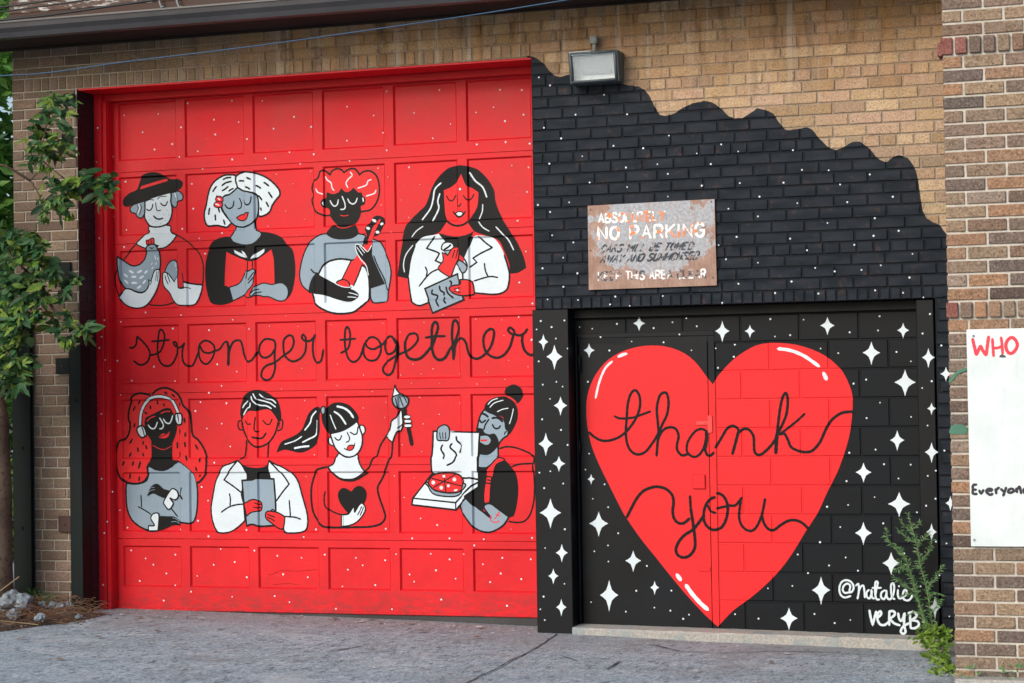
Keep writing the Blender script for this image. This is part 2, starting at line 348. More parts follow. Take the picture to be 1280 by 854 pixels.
class Art:
    def __init__(s, Y, mats, ld=.00002, base=.0008):
        s.bm = new(); s.Y = Y; s.o = (0, 0); s.sc = 8.533; s.layer = 0; s.mats = mats; s.ld = ld; s.base = base
    def at(s, x, y, sc=8.533): s.o = (x, y); s.sc = sc; return s
    def w(s, q):
        v = P(s.o[0]+q[0]/s.sc, s.o[1]+q[1]/s.sc, s.Y); return v
    def off(s): s.layer += 1; return s.base+s.layer*s.ld
    def fill(s, col, txt, outline=0):
        pts, cor = parse(txt); sp = spline(pts, cor, True)
        vs = [s.w(q) for q in sp]
        cl = [vs[0]]
        for v in vs[1:]:
            if (v-cl[-1]).length > 2e-4: cl.append(v)
        if (cl[0]-cl[-1]).length < 2e-4: cl.pop()
        of = s.off()
        flat = [Vector((v.x, v.z, 0)) for v in cl]
        bv = [s.bm.verts.new((v.x, -of, v.z)) for v in cl]
        for tr in tessellate_polygon([flat]):
            try:
                f = s.bm.faces.new([bv[i] for i in tr]); f.material_index = CM[col]
            except ValueError: pass
        if outline: s._stroke(sp+[sp[0], sp[1]], 'k', outline)
        return s
    def st(s, col, w, txt):
        for part in txt.split('|'):
            pts, cor = parse(part)
            if len(pts) == 1: s.dot(col, w, pts[0])
            else: s._stroke(spline(pts, cor, False), col, w)
        return s
    def dot(s, col, w, q, n=8):
        c = s.w(q); of = s.off(); r = w/s.sc/2/205
        vs = [s.bm.verts.new((c.x+r*math.cos(6.2832*k/n), -of, c.z+r*math.sin(6.2832*k/n))) for k in range(n)]
        s.bm.faces.new(vs).material_index = CM[col]
    def _stroke(s, sp, col, w):
        W = [s.w(q) for q in sp]; cl = [W[0]]
        for v in W[1:]:
            if (v-cl[-1]).length > 1.5e-3: cl.append(v)
        if len(cl) < 2: return
        r = w*((1.75 if w/s.sc < 1.9 else 1.35 if w/s.sc < 2.6 else 1.15) if col == 'k' else 1.08)/s.sc/2/200; n = len(cl); of = s.off(); L = []; R = []
        for i, c in enumerate(cl):
            a = (c-cl[i-1]) if i else (cl[1]-c); b = (cl[i+1]-c) if i < n-1 else a
            a = Vector((a.x, a.z)).normalized(); b = Vector((b.x, b.z)).normalized(); d = a+b
            if d.length < .3: d = b
            d.normalize(); nn = Vector((-d.y, d.x))
            rr = r*(.93+.07*math.sin(i*1.7+len(cl)))*min(1.25, 1/max(.7, d.dot(b)))
            if i in (0, n-1): rr *= .75
            o = -of-.00005*i/n
            L.append(s.bm.verts.new((c.x+nn.x*rr, o, c.z+nn.y*rr))); R.append(s.bm.verts.new((c.x-nn.x*rr, o, c.z-nn.y*rr)))
        for i in range(n-1):
            s.bm.faces.new((L[i], L[i+1], R[i+1], R[i])).material_index = CM[col]
        for e, sg, c0 in ((0, -1, cl[0]-(cl[1]-cl[0]).normalized()*r*.6), (n-1, 1, cl[-1]+(cl[-1]-cl[-2]).normalized()*r*.6)):
            v = s.bm.verts.new((c0.x, L[e].co.y, c0.z)); s.bm.faces.new((L[e], v, R[e])).material_index = CM[col]
        s.layer += 3
    def finish(s, name, parent, hf, xl=(), zl=(), clip=None, label=None):
        bm = s.bm
        if not bm.verts: return None
        def cut(co, no, **k):
            bmesh.ops.bisect_plane(bm, geom=bm.verts[:]+bm.edges[:]+bm.faces[:], dist=1e-6, plane_co=co, plane_no=no, **k)
        if clip:
            if clip[0] is not None: cut((clip[0], 0, 0), (-1, 0, 0), clear_outer=True)
            if clip[1] is not None and bm.verts: cut((clip[1], 0, 0), (1, 0, 0), clear_outer=True)
        if not bm.verts: bm.free(); return None
        xs = [v.co.x for v in bm.verts]; zs = [v.co.z for v in bm.verts]
        for x in xl:
            if min(xs) < x < max(xs): cut((x, 0, 0), (1, 0, 0))
        for z in zl:
            if min(zs) < z < max(zs): cut((0, 0, z), (0, 0, 1))
        for v in bm.verts: v.co.y += hf(v.co.x, v.co.z)
        bmesh.ops.recalc_face_normals(bm, faces=bm.faces)
        for f in bm.faces:
            if f.normal.y > 0: f.normal_flip()
        o = done(bm, name, s.mats, parent)
        if label: o['label'] = label
        return o
def star_pts(cx, cy, w, h):
    # four-pointed star with hollow sides and a longer lower point
    k = .31
    return (f"{cx} {cy-h}*,{cx+w*k} {cy-h*k*1.1},{cx+w} {cy}*,{cx+w*k} {cy+h*k*1.1},{cx} {cy+h*1.1}*,{cx-w*k} {cy+h*k*1.1},{cx-w} {cy}*,{cx-w*k} {cy-h*k*1.1}")
# ------------------------------------------------------------------ ground
GS = -.022
def gz(X, Y=0): return GS*max(-4.2, min(4.2, X))
bm = new()
xs = [-60, -20, -9] + [-6+.25*i for i in range(49)] + [9, 20, 60]
ys = [-60, -20, -12.6, -8] + [-5+.25*i for i in range(26)] + [3, 8, 25, 60]
gv = [[bm.verts.new((x, y, gz(x)+(noise.noise(Vector((x*1.3, y*1.3, 0)))*.008 if -6 < x < 6 and -5 < y < 1 else 0))) for x in xs] for y in ys]
for a in range(len(ys)-1):
    for b in range(len(xs)-1):
        f = bm.faces.new((gv[a][b], gv[a][b+1], gv[a+1][b+1], gv[a+1][b])); f.smooth = True
ground = tag(done(bm, 'driveway', M_GROUND), kind='structure')
ground['label'] = 'worn grey concrete and asphalt driveway in front of the painted wall'
def crack(pts, w, name='crack', mat=M_CRACK, lift=.003):
    bm = new(); W = [PG(x, y, 0) for x, y in pts]; W = [PG(x, y, gz(q.x)) for (x, y), q in zip(pts, W)]
    fine = []
    for a, b in zip(W, W[1:]):
        k = max(2, int((b-a).length/.05))
        for i in range(k): fine.append(a.lerp(b, i/k))
    fine.append(W[-1]); vs = []
    for i, q in enumerate(fine):
        d = (fine[min(i+1, len(fine)-1)]-fine[max(0, i-1)]); d.z = 0; d.normalize(); n = Vector((-d.y, d.x, 0))
        ww = w*(.5+.9*abs(noise.noise(q*9)))*(.35 if i in (0, len(fine)-1) else 1)
        q = q+n*noise.noise(q*5+Vector((3, 1, 2)))*w*1.6
        z = gz(q.x)+lift+.008*max(0, noise.noise(Vector((q.x*1.3, q.y*1.3, 0))))+.001
        vs.append((bm.verts.new((q.x+n.x*ww, q.y+n.y*ww, z)), bm.verts.new((q.x-n.x*ww, q.y-n.y*ww, z))))
    for a, b in zip(vs, vs[1:]):
        f = bm.faces.new((a[0], b[0], b[1], a[1]))
        f.normal_update()
        if f.normal.z < 0: f.normal_flip()
    return done(bm, name, mat, ground)
crack([(697, 793), (668, 812), (640, 826), (600, 846), (570, 862)], .007)
crack([(812, 806), (850, 815), (900, 817), (960, 815), (1040, 817), (1105, 822)], .008)
crack([(700, 820), (722, 828), (760, 829)], .006)
crack([(757, 838), (775, 829)], .008)
crack([(410, 815), (430, 812), (455, 808)], .010)
crack([(533, 820), (570, 821), (612, 818)], .005)
crack([(150, 785), (185, 782), (207, 779)], .004, mat=M_TWIG)

# ------------------------------------------------------------------ brick building
BL = (-.5, .15, 0)
bld = thing('brick_building', 'tan brick garage building, its right side painted black under a wavy edge', 'building', BL)
SB = 2.030; ST = 2.106; PITCH_ = .0704; GB = 3.634; GT = ST+23*PITCH_
XL, XR, X0, XOP = -3.748, 2.95, .017, -3.243
FR = 2.510                       # right end of the recess
J = .0095
bm = new(); MY = .007
box(bm, XL+.003, XOP, MY, .30, -.15, GB)                 # left of the garage opening
box(bm, XL+.003, XR, MY, .30, GB, 4.36)                  # above
box(bm, X0, XR, MY, .30, SB+.004, GB)                    # right, over the small door
box(bm, FR, XR, MY, .30, -.15, SB+.004)
box(bm, XL+.003, XL+.2, .30, 7, -.15, 4.36)              # side wall running back
box(bm, XL+.2, XR, 6.8, 7, -.15, 4.36)
done(bm, 'wall', M_MORT, bld)
rects = []
def course(z0, z1, x0, x1, pitch, shift, kind):
    x = x0-shift
    while x < x1-.004:
        a, b = max(x, x0), min(x+pitch, x1)
        if b-a > .02: rects.append((a+J/2, b-J/2, z0+J/2, z1-J/2, kind if (abs(b-a-pitch) < 1e-6) else 'cut'))
        x += pitch
BP, HP = .2015, .1008
k = -31
while True:
    z0 = ST+k*PITCH_; z1 = z0+PITCH_
    if z0 > 3.96: break
    head = k in (3, 12, 18, -3, -9, -15, -21, -27)
    for x0, x1 in ([(XL, XOP)] if z0 < GB-.02 else []) + ([(X0, 2.8)] if k >= 0 and z1 < GT+.002 else []) + ([(XL, 2.8)] if z0 > GT-.01 else []) + ([(FR, 2.8)] if k < 0 else []):
        if x0 == XL and z0 < .02: continue
        zz1 = min(z1, GB) if (x0 == XL and z0 < GB < z1) else z1
        if head: course(z0, zz1, x0, x1, HP, .03+.05*(k % 2), 'header')
        else: course(z0, zz1, x0, x1, BP, (.1008 if k % 2 else 0)+.012*math.sin(k), 'full')
    k += 1
course(GB, GT, XL+.10, X0, .0655, 0, 'soldier'); rects.append((XL+J/2, XL+.10-J/2, GB+J/2, GT-J/2, 'cut'))
course(SB, ST, X0, 2.8, .0640, .01, 'soldier2')
rects = [r for r in rects if r[1]-r[0] > .012 and r[3]-r[2] > .012]
def shows(r):
    cx, cz = (r[0]+r[1])/2, (r[2]+r[3])/2
    if cx > 2.60 or cz > 3.94: return -1
    d = (Vector((cx, 0, cz))-CAM).length
    return (r[1]-r[0])*(r[3]-r[2])/d/d
cand = sorted([r for r in rects if r[4] == 'full' and shows(r) > 0], key=lambda r: -shows(r))[:300]
cs = set(id(r) for r in cand)
protos = []
for v in range(4):
    b_ = new(); brick(b_, -(BP-J)/2, (BP-J)/2, -(PITCH_-J)/2, (PITCH_-J)/2, 0, .004, .015, .0012)
    me = bpy.data.meshes.new('brick'); b_.to_mesh(me); b_.free(); me.materials.append(M_BRICK); protos.append(me)
pl = Vector(BL)
for r in cand:
    o = bpy.data.objects.new('brick', random.choice(protos)); COL.objects.link(o); o.parent = bld
    o.location = Vector(((r[0]+r[1])/2, random.uniform(-.0022, .0015), (r[2]+r[3])/2))-pl
    o.rotation_euler = (0, random.uniform(-.004, .004), 0)
bm = new()
for r in rects:
    if id(r) in cs: continue
    brick(bm, r[0]+random.uniform(-.001, .001), r[1]+random.uniform(-.001, .001), r[2], r[3], random.uniform(-.0022, .0015), .004, .015, .0012)
for k in range(60):                                        # bricks of the side wall, seen from the left
    z0 = .02+k*PITCH_
    if z0 > 3.9: break
o = tag(done(bm, 'brick', M_BRICK, bld), kind='stuff')
# black painted return of the opening (left jamb), bricks laid in depth
bm = new()
for k in range(-31, 22):
    z0 = ST+k*PITCH_; z1 = min(z0+PITCH_, GB)
    if z0 < .0: continue
    for (a, b) in ([(.004, .105), (.112, .225)] if k % 2 else [(.004, .225)]):
        vs = [Vector((XOP, y, z)) for y, z in ((a, z0+.004), (b, z0+.004), (b, z1-.004), (a, z1-.004))]
        A = [bm.verts.new(v+Vector((.006, (.003 if v.y == a else -.003), (.003 if v.z < (z0+z1)/2 else -.003)))) for v in vs]
        B = [bm.verts.new(v) for v in vs]
        bm.faces.new(A)
        for i in range(4): bm.faces.new((B[i], B[(i+1) % 4], A[(i+1) % 4], A[i]))
bmesh.ops.recalc_face_normals(bm, faces=bm.faces)
tag(done(bm, 'jamb_brick', M_KBRICK, bld), kind='stuff')
bm = new(); box(bm, XOP-.002, XOP+.0025, .010, .224, -.1, GB-.001); done(bm, 'jamb_joints', M_KBRICK, bld)
# eaves: soffit, gutter, fascia boards, roof
def extrude_profile(bm, prof, x0, x1, closed=True):
    A = [bm.verts.new((x0, y, z)) for y, z in prof]; B = [bm.verts.new((x1, y, z)) for y, z in prof]; n = len(prof)
    for i in range(n if closed else n-1):
        bm.faces.new((A[i], A[(i+1) % n], B[(i+1) % n], B[i]))
    if closed: bm.faces.new(A[::-1]); bm.faces.new(B)
bm = new(); extrude_profile(bm, [(-.50, 3.935), (.006, 3.935), (.006, 3.955), (-.50, 3.955)], -4.05, 3.4)
bmesh.ops.recalc_face_normals(bm, faces=bm.faces); done(bm, 'soffit', M_DARKWOOD, bld)
bm = new(); box(bm, -4.05, 3.4, -.03, .004, 3.922, 3.9345, .002); done(bm, 'frieze_board', M_DARKWOOD, bld)
bm = new()
extrude_profile(bm, [(-.503, 3.905), (-.575, 3.905), (-.590, 3.935), (-.615, 3.962), (-.622, 3.995), (-.630, 3.995), (-.630, 4.006), (-.612, 4.006), (-.605, 3.998), (-.580, 3.93), (-.515, 3.925), (-.515, 4.0), (-.503, 4.0)], -4.6, 3.4)
bmesh.ops.recalc_face_normals(bm, faces=bm.faces); done(bm, 'gutter', M_GUT, bld)
# peeled paint boards above the gutter
t = NT('peeling_fascia'); p = t.pos()
a = t.noise(t.scaled(p, (1.6, 1, 9)), 4.5, 6, .7); b = t.noise(p, 40, 4, .7)
co = t.mix(t.ramp(b, [(.3, 0), (.7, 1)]), (.065, .042, .036), (.145, .092, .078))
co = t.mix(t.ramp(a, [(.56, 0), (.60, .9)]), co, (.50, .53, .52)); co = t.mix(t.ramp(a, [(.36, .7), (.42, 0)]), co, (.12, .17, .17))
t.bump(a, .6, .006); M_PEEL = t.fin(co, .8, .25)
fx = P(11, 12, -.49).x
bm = new(); box(bm, fx, 3.4, -.500, -.44, 3.957, 4.075, .004); done(bm, 'fascia_board', M_BROWN, bld)
for i, (z0, z1, y) in enumerate(((4.078, 4.165, -.492), (4.168, 4.26, -.470), (4.263, 4.38, -.50))):
    bm = new(); box(bm, fx+.02*i, 3.4, y, -.40, z0, z1, .005)
    done(bm, 'fascia_board', M_PEEL, bld)
bm = new(); extrude_profile(bm, [(-.62, 4.385), (7.2, 5.2), (7.2, 5.24), (-.62, 4.425)], -4.0, 3.4)
bmesh.ops.recalc_face_normals(bm, faces=bm.faces); done(bm, 'roof', M_DARKWOOD, bld)
for x in (201, 223):
    q = P(x, 5, -.54); bm = new(); tube(bm, [q+Vector((-.03, 0, .09)), q+Vector((-.005, 0, .0)), q+Vector((.01, -.01, -.025)), q+Vector((.03, -.01, -.02))], .007, 6)
    done(bm, 'gutter_hook', M_HOOK if 'M_HOOK' in globals() else M_LITTER, bld)
# painted head of the opening
bm = new(); box(bm, XOP+.003, X0, .012, .345, GB-.012, GB-.0005); done(bm, 'painted_lintel', M_RED, bld)
bm = new(); box(bm, XOP+.003, .6, .262, .30, GB-.060, GB-.0125, .002); box(bm, XOP+.003, .6, .300, .345, GB-.030, GB-.0125)
done(bm, 'head_trim', M_RED, bld)
jx = [P(x, 500, y).x for x, y in ((123.5, .225), (130, .225), (136.0, .240), (137.5, .25))]
bm = new()
box(bm, XOP+.002, jx[1], .226, .36, 0, GB-.0125, .003); box(bm, jx[1], jx[2], .244, .36, 0, GB-.0610, .003)
box(bm, jx[2]-.001, jx[3], .262, .345, 0.03, GB-.0615, .004)
done(bm, 'door_jamb', M_RED, bld)

# ------------------------------------------------------------------ sectional garage door
DY = .33; PD = .015; PB = .011
gd = thing('garage_door', 'tall red sectional garage door covered with a mural of eight people and the words stronger together', 'garage door', (-1.6, DY+.02, .06))
pxl = [-3.1086+.5135*k for k in range(7)]; PWD = .448
ptop = [3.563, 3.050, 2.538, 2.018, 1.507, 1.005, .498]; pbot = [3.163, 2.642, 2.128, 1.612, 1.094, .594, .216]
seam = [3.625, 3.083, 2.586, 2.068, 1.548, 1.048, .547, .058]
dxl, dxr = P(145, 500, DY).x-.012, pxl[6]+PWD+.05
XLs = [v for x in pxl for v in (x, x+PB, x+PWD-PB, x+PWD)]
ZLs = [v for a, b in zip(ptop, pbot) for v in (a, a-PB, b+PB, b)]
def cl(v): return max(0., min(1., v))
def hd(X, Z):
    h = DY
    for x in pxl:
        if x < X < x+PWD:
            for a, b in zip(ptop, pbot):
                if b < Z < a: h = DY+PD*min(cl((X-x)/PB), cl((x+PWD-X)/PB), cl((a-Z)/PB), cl((Z-b)/PB))
    return h
for r in range(7):
    bm = new(); zt, zb = seam[r]-.0022, seam[r+1]+.0022
    gx = sorted([dxl, dxr]+[v for x in pxl for v in (x, x+PWD)]); gzv = [zb, pbot[r], ptop[r], zt]
    # small rounded lips at the top and bottom of each section
    grid = {}
    def V(x, y, z):
        key = (round(x, 5), round(y, 5), round(z, 5))
        if key not in grid: grid[key] = bm.verts.new((x, y, z))
        return grid[key]
    for i in range(len(gx)-1):
        for j in range(3):
            x0, x1, z0, z1 = gx[i], gx[i+1], gzv[j], gzv[j+1]
            if j == 1 and any(abs(x0-x) < 1e-6 for x in pxl): continue
            y0 = DY
            bm.faces.new((V(x0, y0, z0), V(x1, y0, z0), V(x1, y0, z1), V(x0, y0, z1)))
        for z, s in ((zt, 1), (zb, -1)):
            bm.faces.new((V(gx[i], DY, z), V(gx[i+1], DY, z), V(gx[i+1], DY+.006, z+s*.0018), V(gx[i], DY+.006, z+s*.0018)))
            bm.faces.new((V(gx[i], DY+.006, z+s*.0018), V(gx[i+1], DY+.006, z+s*.0018), V(gx[i+1], DY+.035, z+s*.0018), V(gx[i], DY+.035, z+s*.0018)))
    # shallow beads planted on the rails
    bmesh.ops.recalc_face_normals(bm, faces=bm.faces)
    sec = done(bm, 'door_section', M_RED, gd)
    b_ = new(); w2, h2 = PWD/2, (ptop[r]-pbot[r])/2
    O_ = [b_.verts.new((sx*w2, 0, sz*h2)) for sx, sz in ((-1, -1), (1, -1), (1, 1), (-1, 1))]
    I_ = [b_.verts.new((sx*(w2-PB), PD, sz*(h2-PB))) for sx, sz in ((-1, -1), (1, -1), (1, 1), (-1, 1))]
    b_.faces.new(I_)
    for i in range(4): b_.faces.new((O_[i], O_[(i+1) % 4], I_[(i+1) % 4], I_[i]))
    me = bpy.data.meshes.new('panel'); b_.to_mesh(me); b_.free(); me.materials.append(M_RED)
    for x in pxl:
        o = bpy.data.objects.new('panel', me); COL.objects.link(o); o.parent = sec
        o.location = Vector((x+w2, DY, pbot[r]+h2))-Vector(gd.location)
    # split in the wood of the third bottom panel is cut below
bm = new(); box(bm, dxl, dxr, DY+.040, DY+.07, -.1, 3.62); done(bm, 'door_back', M_CRACK, gd)
bm = new(); box(bm, dxl, dxr, DY-.006, DY+.03, .056, .075, .004); done(bm, 'bottom_rail', M_RED, gd)
bm = new(); box(bm, dxl-.05, dxr, DY+.005, DY+.06, -.05, .0555, .004); done(bm, 'bottom_seal', M_CRACK, gd)
for pts in ([(343, 716), (352, 713), (370, 714), (385, 713), (402, 711)], [(335, 719), (341, 718), (346, 715)], [(342, 731), (360, 729), (372, 731)]):
    bm = new(); L = [P(x, y, DY+PD) for x, y in pts]
    for a, b in zip(L, L[1:]):
        w_ = .0014; f = bm.faces.new([bm.verts.new((q.x, DY+PD-.0012, q.z+s*w_)) for q, s in ((a, -1), (b, -1), (b, .6), (a, .6))])
    done(bm, 'split', M_SPLIT, gd)

# ------------------------------------------------------------------ black pillar, small door, block wall
RY = .15
pil = thing('black_pillar', 'smooth black painted pillar with white stars between the red garage door and the small door', 'pillar', (.12, .1, 0))
bm = new(); box(bm, X0-.017, .236, -.004, .34, -.03, SB+.002, .004); done(bm, 'shaft', M_BLK, pil)
pil2 = thing('black_pilaster', 'narrow smooth black strip with small white stars at the right end of the block wall', 'pillar', (2.46, .1, 0))
px0 = P(1149.5, 500, .10).x-.0; bm = new(); box(bm, px0, FR-.012, .02, .3, -.08, SB-.003, .004); done(bm, 'shaft', M_BLK, pil2)
bm = new(); box(bm, FR-.012, FR+.0, .10, .3, -.1, SB); done(bm, 'side_strip', M_BLK, pil2)
md = thing('metal_door', 'small flat metal door painted black with the left half of a big red heart', 'door', (.67, RY, .05))
lx0, lx1 = P(726.5, 600, RY).x, P(886.8, 600, RY).x
jx1 = P(896, 600, RY).x
ztop = P(800, 422, RY).z; zbot = P(800, 785, RY).z
bm = new(); box(bm, lx0, lx1, RY, RY+.05, zbot, ztop, .002); done(bm, 'leaf', M_BLK, md)
bm = new(); box(bm, .236, lx0-.004, RY+.01, RY+.06, .0, ztop+.03); box(bm, lx0-.018, lx0-.005, RY-.03, RY+.0095, .02, ztop+.02, .003)
box(bm, lx1+.0045, jx1, RY-.002, RY+.06, .03, ztop+.003, .002); box(bm, lx0-.02, jx1, RY-.004, RY+.06, ztop+.0035, P(800, 415.5, RY).z, .002)
done(bm, 'door_frame', M_BLK, md)
for y in (455, 560, 690):
    q = P(724.5, y, RY-.02); bm = new(); tube(bm, [(q.x, RY-.022, q.z-.05), (q.x, RY-.022, q.z+.05)], .008, 8); done(bm, 'hinge', M_BLK, md)
q0, q1 = P(870.5, 526.5, RY), P(889, 531, RY)
bm = new(); box(bm, q0.x, q1.x-.0, RY-.010, RY-.002, q1.z, q0.z, .0015); a = P(885, 519.5, RY); b = P(891, 541, RY)
box(bm, a.x, b.x, RY-.012, RY-.0035, b.z, a.z, .0015)
for x, y in ((871.5, 528.5), (881, 528.5), (888.5, 528.5), (888.5, 520.5), (888.5, 538)):
    q = P(x, y, RY-.012); tube(bm, [(q.x, RY-.010, q.z), (q.x, RY-.015, q.z)], .0045, 6)
done(bm, 'strap_hinge', M_HINGE, md)
q0, q1 = P(866, 593, RY), P(882, 611, RY); bm = new(); box(bm, q0.x, q1.x, RY-.014, RY-.002, q1.z, q0.z, .003); done(bm, 'lock_plate', M_R2, md)
q0, q1 = P(873, 709, RY), P(888, 714, RY); bm = new(); box(bm, q0.x, q1.x, RY-.008, RY-.002, q1.z, q0.z, .002); done(bm, 'strap', M_R2, md)
bw = thing('block_wall', 'wall of big concrete blocks painted black with white stars and the right half of the red heart', 'wall', (1.75, RY, .03))
BZ = [P(1000, 391.8, RY).z]+[P(1000, 426, RY).z-.1775*k for k in range(10)]+[.0]
bxa = P(1000, 478, RY).x; BPX = .365; BJ = .009
blocks = []
BT = P(900, 388.5, .10).z
bm = new(); box(bm, .236, px0+.01, RY-.035, RY+.12, BZ[0]+.004, SB+.002, .003); done(bm, 'header_strip', M_BLKB, bw)
for i in range(len(BZ)-1):
    z1, z0 = BZ[i], BZ[i+1]
    if z1-z0 < .03: continue
    xa = lx0-.03 if i == 0 else jx1+.001
    off = bxa if i % 2 == 0 else bxa+BPX/2-.005
    k0 = math.floor((xa-off)/BPX)
    x = off+k0*BPX
    while x < px0:
        a, b = max(x, xa), min(x+BPX, px0)
        if b-a > .03: blocks.append((a+BJ/2, b-BJ/2, z0+BJ/2, z1-BJ/2, i))
        x += BPX
for a, b, z0, z1, i in blocks:
    bm = new(); brick(bm, a, b, z0, z1, RY+random.uniform(-.0005, .0006), .003, .03, .0008); done(bm, 'block', M_BLKB, bw)
bm = new(); box(bm, jx1+.0005, px0, RY+.008, RY+.12, .0, BZ[0]+.003); box(bm, .24, jx1, RY+.008, RY+.12, BZ[1], BZ[0]+.003); done(bm, 'block_joints', M_BLKB, bw)
BXL = sorted({round(v, 4) for b in blocks for v in (b[0], b[0]+.003, b[1], b[1]-.003, b[1]+BJ/2)}); BZL = sorted({round(v, 4) for z in BZ for v in (z-BJ/2, z-BJ/2-.003, z, z+BJ/2, z+BJ/2+.003)})
def hb(X, Z):
    for a, b, z0, z1, i in blocks:
        if a-.0001 <= X <= b+.0001 and z0-.0001 <= Z <= z1+.0001:
            m_ = min(cl((X-a)/.003), cl((b-X)/.003), cl((Z-z0)/.003), cl((z1-Z)/.003))
            return RY-.0005+.0035*(1-m_)
    return RY+.0036
sill = thing('concrete_sill', 'long pale concrete sill at the foot of the small door and block wall', 'sill', (1.4, .05, 0))
bm = new(); n = 40
prof = [(-.03, -.12), (-.032, .028), (-.022, .040), (.30, .050)]
R_ = []
for i in range(n+1):
    x = .237+(2.86-.237)*i/n; dz = -.030*(x-.237)/2.2
    R_.append([bm.verts.new((x, y+.010*noise.noise(Vector((x*9, j, 1)))*(j < 3), z+dz+.006*noise.noise(Vector((x*12, j*3, 5)))*(0 < j < 3))) for j, (y, z) in enumerate(prof)])
for a, b in zip(R_, R_[1:]):
    for j in range(len(prof)-1): bm.faces.new((a[j], b[j], b[j+1], a[j+1]))
bm.faces.new(R_[0]); bmesh.ops.recalc_face_normals(bm, faces=bm.faces); done(bm, 'sill_block', M_CONC, sill)

# ------------------------------------------------------------------ neighbouring brick pier
PY = -1.3; PX = P(1187, 500, PY).x-.0
pier = thing('brick_pier', 'dark brown brick corner with pale joints standing forward at the right edge', 'wall', (3.3, -1.0, -.05))
JP = .0125; PP = .0712; BPP = .2140
s1t = P(1190, 377, PY).z; s1b = s1t-.094; s2t = P(1190, 46, PY).z; s2b = s2t-.10
bm = new(); box(bm, PX+.004, 5.2, PY+.008, .6, -.3, 5.0); done(bm, 'wall', M_PMORT, pier)
pr = []
def prow(z0, z1, k):
    off = 0 if k % 2 else -BPP/2
    x = PX+off
    while x < 3.45:
        a, b = max(x, PX), min(x+BPP, 3.45)
        if b-a > .03: pr.append((a+(0 if a == PX else JP/2), b-JP/2, z0+JP/2, z1-JP/2))
        x += BPP
z = s1b; k = 0
while z > -.25: prow(z-PP, z, k); z -= PP; k += 1
nr = round((s2b-s1t)/PP); pp = (s2b-s1t)/nr
for k in range(nr): prow(s1t+k*pp, s1t+(k+1)*pp, k+1)
z = s2t; k = 1
while z < 4.9: prow(z, z+PP, k); z += PP; k += 1
def pbrick(a, b, z0, z1, y, mat=None, name='brick', dx=0):
    bm = new(); box(bm, a-dx, b, y, y+.05, z0, z1, .0035)
    for v in bm.verts: v.co += Vector((random.uniform(-.0012, .0012), random.uniform(-.0008, .0008), random.uniform(-.0012, .0012)))
    return done(bm, name, mat or M_PBRICK, pier)
for a, b, z0, z1 in pr: pbrick(a, b, z0, z1, PY+random.uniform(-.003, .0015))
for zb_, zt_ in ((s1b, s1t), (s2b, s2t)):
    x = PX-.012; i = 0
    while x < 3.4:
        red = i == 0
        pbrick(x+JP/2, x+.072-JP/2, zb_+JP/2, zt_-JP/2, PY-.014+random.uniform(-.003, .003), M_PRED if (i == 0 or (zt_ > 3 and i == 1)) else None)
        x += .074; i += 1
q = P(1180, 63, PY+.08); bm = new(); box(bm, PX-.030, PX+.004, PY+.02, PY+.14, q.z-.04, q.z+.035, .005); done(bm, 'brick', M_PRED, pier)
bm = new()                                                  # same bricks round the corner and past the frame
for zlist in ([(r_[2], r_[3]) for r_ in pr if r_[0] == PX],):
    for i_, (z0_, z1_) in enumerate(zlist):
        x = 3.45+(.004 if i_ % 2 else -.10+.104)
        x = 3.452
        while x < 5.19: brick(bm, x+JP/2, min(x+(BPP if x > 3.46 or i_ % 2 else BPP/2), 5.2)-JP/2, z0_, z1_, PY, .004, .02); x += BPP if x > 3.46 or i_ % 2 else BPP/2
tag(done(bm, 'brick', M_PBRICK, pier), kind='stuff')
bm = new()
for i_, (z0_, z1_) in enumerate([(r_[2], r_[3]) for r_ in pr if r_[0] == PX]):
    y = PY+.055 if i_ % 2 else PY+.055+BPP/2
    if not i_ % 2: box(bm, PX-.001, PX+.05, PY+.055, y-JP, z0_, z1_, .003)
    while y < -.02: box(bm, PX-.001, PX+.05, y, min(y+BPP-JP, -.004), z0_, z1_, .003); y += BPP
tag(done(bm, 'side_brick', M_PBRICK, pier), kind='stuff')
# green spray scribbles on the bricks beside the white board
A = Art(PY-.004, [M_GRAF]*4, base=.003)
A.at(1180, 460, 8.533).st('k', 26, '60 150,90 110,130 60,190 30,240 10').st('k', 60, '75 680,120 665,180 670,235 665').st('k', 40, '80 640,150 625,230 640')
A.finish('spray_paint', pier, lambda x, z: PY-.003)
# white hand-lettered board
wb = thing('white_board_sign', 'white board with WHO in red and smaller black handwriting fixed to the brick pier', 'sign', tuple(P(1260, 550, PY-.03)))
a = P(1208, 412, PY-.02); b = P(1214, 683, PY-.02)
bm = new(); box(bm, a.x, a.x+1.25, PY-.022, PY-.015, b.z, a.z, .001); done(bm, 'board', M_BOARD, wb)
for xx, yy in ((1217, 420), (1218, 675)):
    q = P(xx, yy, PY-.022); bm = new(); tube(bm, [(q.x, PY-.021, q.z), (q.x, PY-.026, q.z)], .007, 8); done(bm, 'screw', M_HOOK, wb)
wh = Art(PY-.022, [M_INK, M_BOARD, M_GUT, M_REDINK], base=.0008)
wh.at(1180, 400, 12.75)
wh.st('r', 44, '455 300,485 430,515 560*|515 560,550 480,583 410*|583 410,620 490,672 565*|672 565,690 420,712 262').st('r', 38, '772 300,780 440,790 580|910 275,925 400,935 540|790 452,860 445,925 420')
wh.st('r', 44, '1075 272,1010 330,985 410,1010 500,1065 535,1130 490,1168 400,1135 315,1075 272')
wh.fill('g', '880 590,925 545,990 590,940 600')
wh.finish('red_lettering', wb, lambda x, z: PY-.022)
wh = Art(PY-.022, [M_INK, M_BOARD, M_GUT, M_REDINK], base=.0008)
wh.at(1180, 590, 12.75)
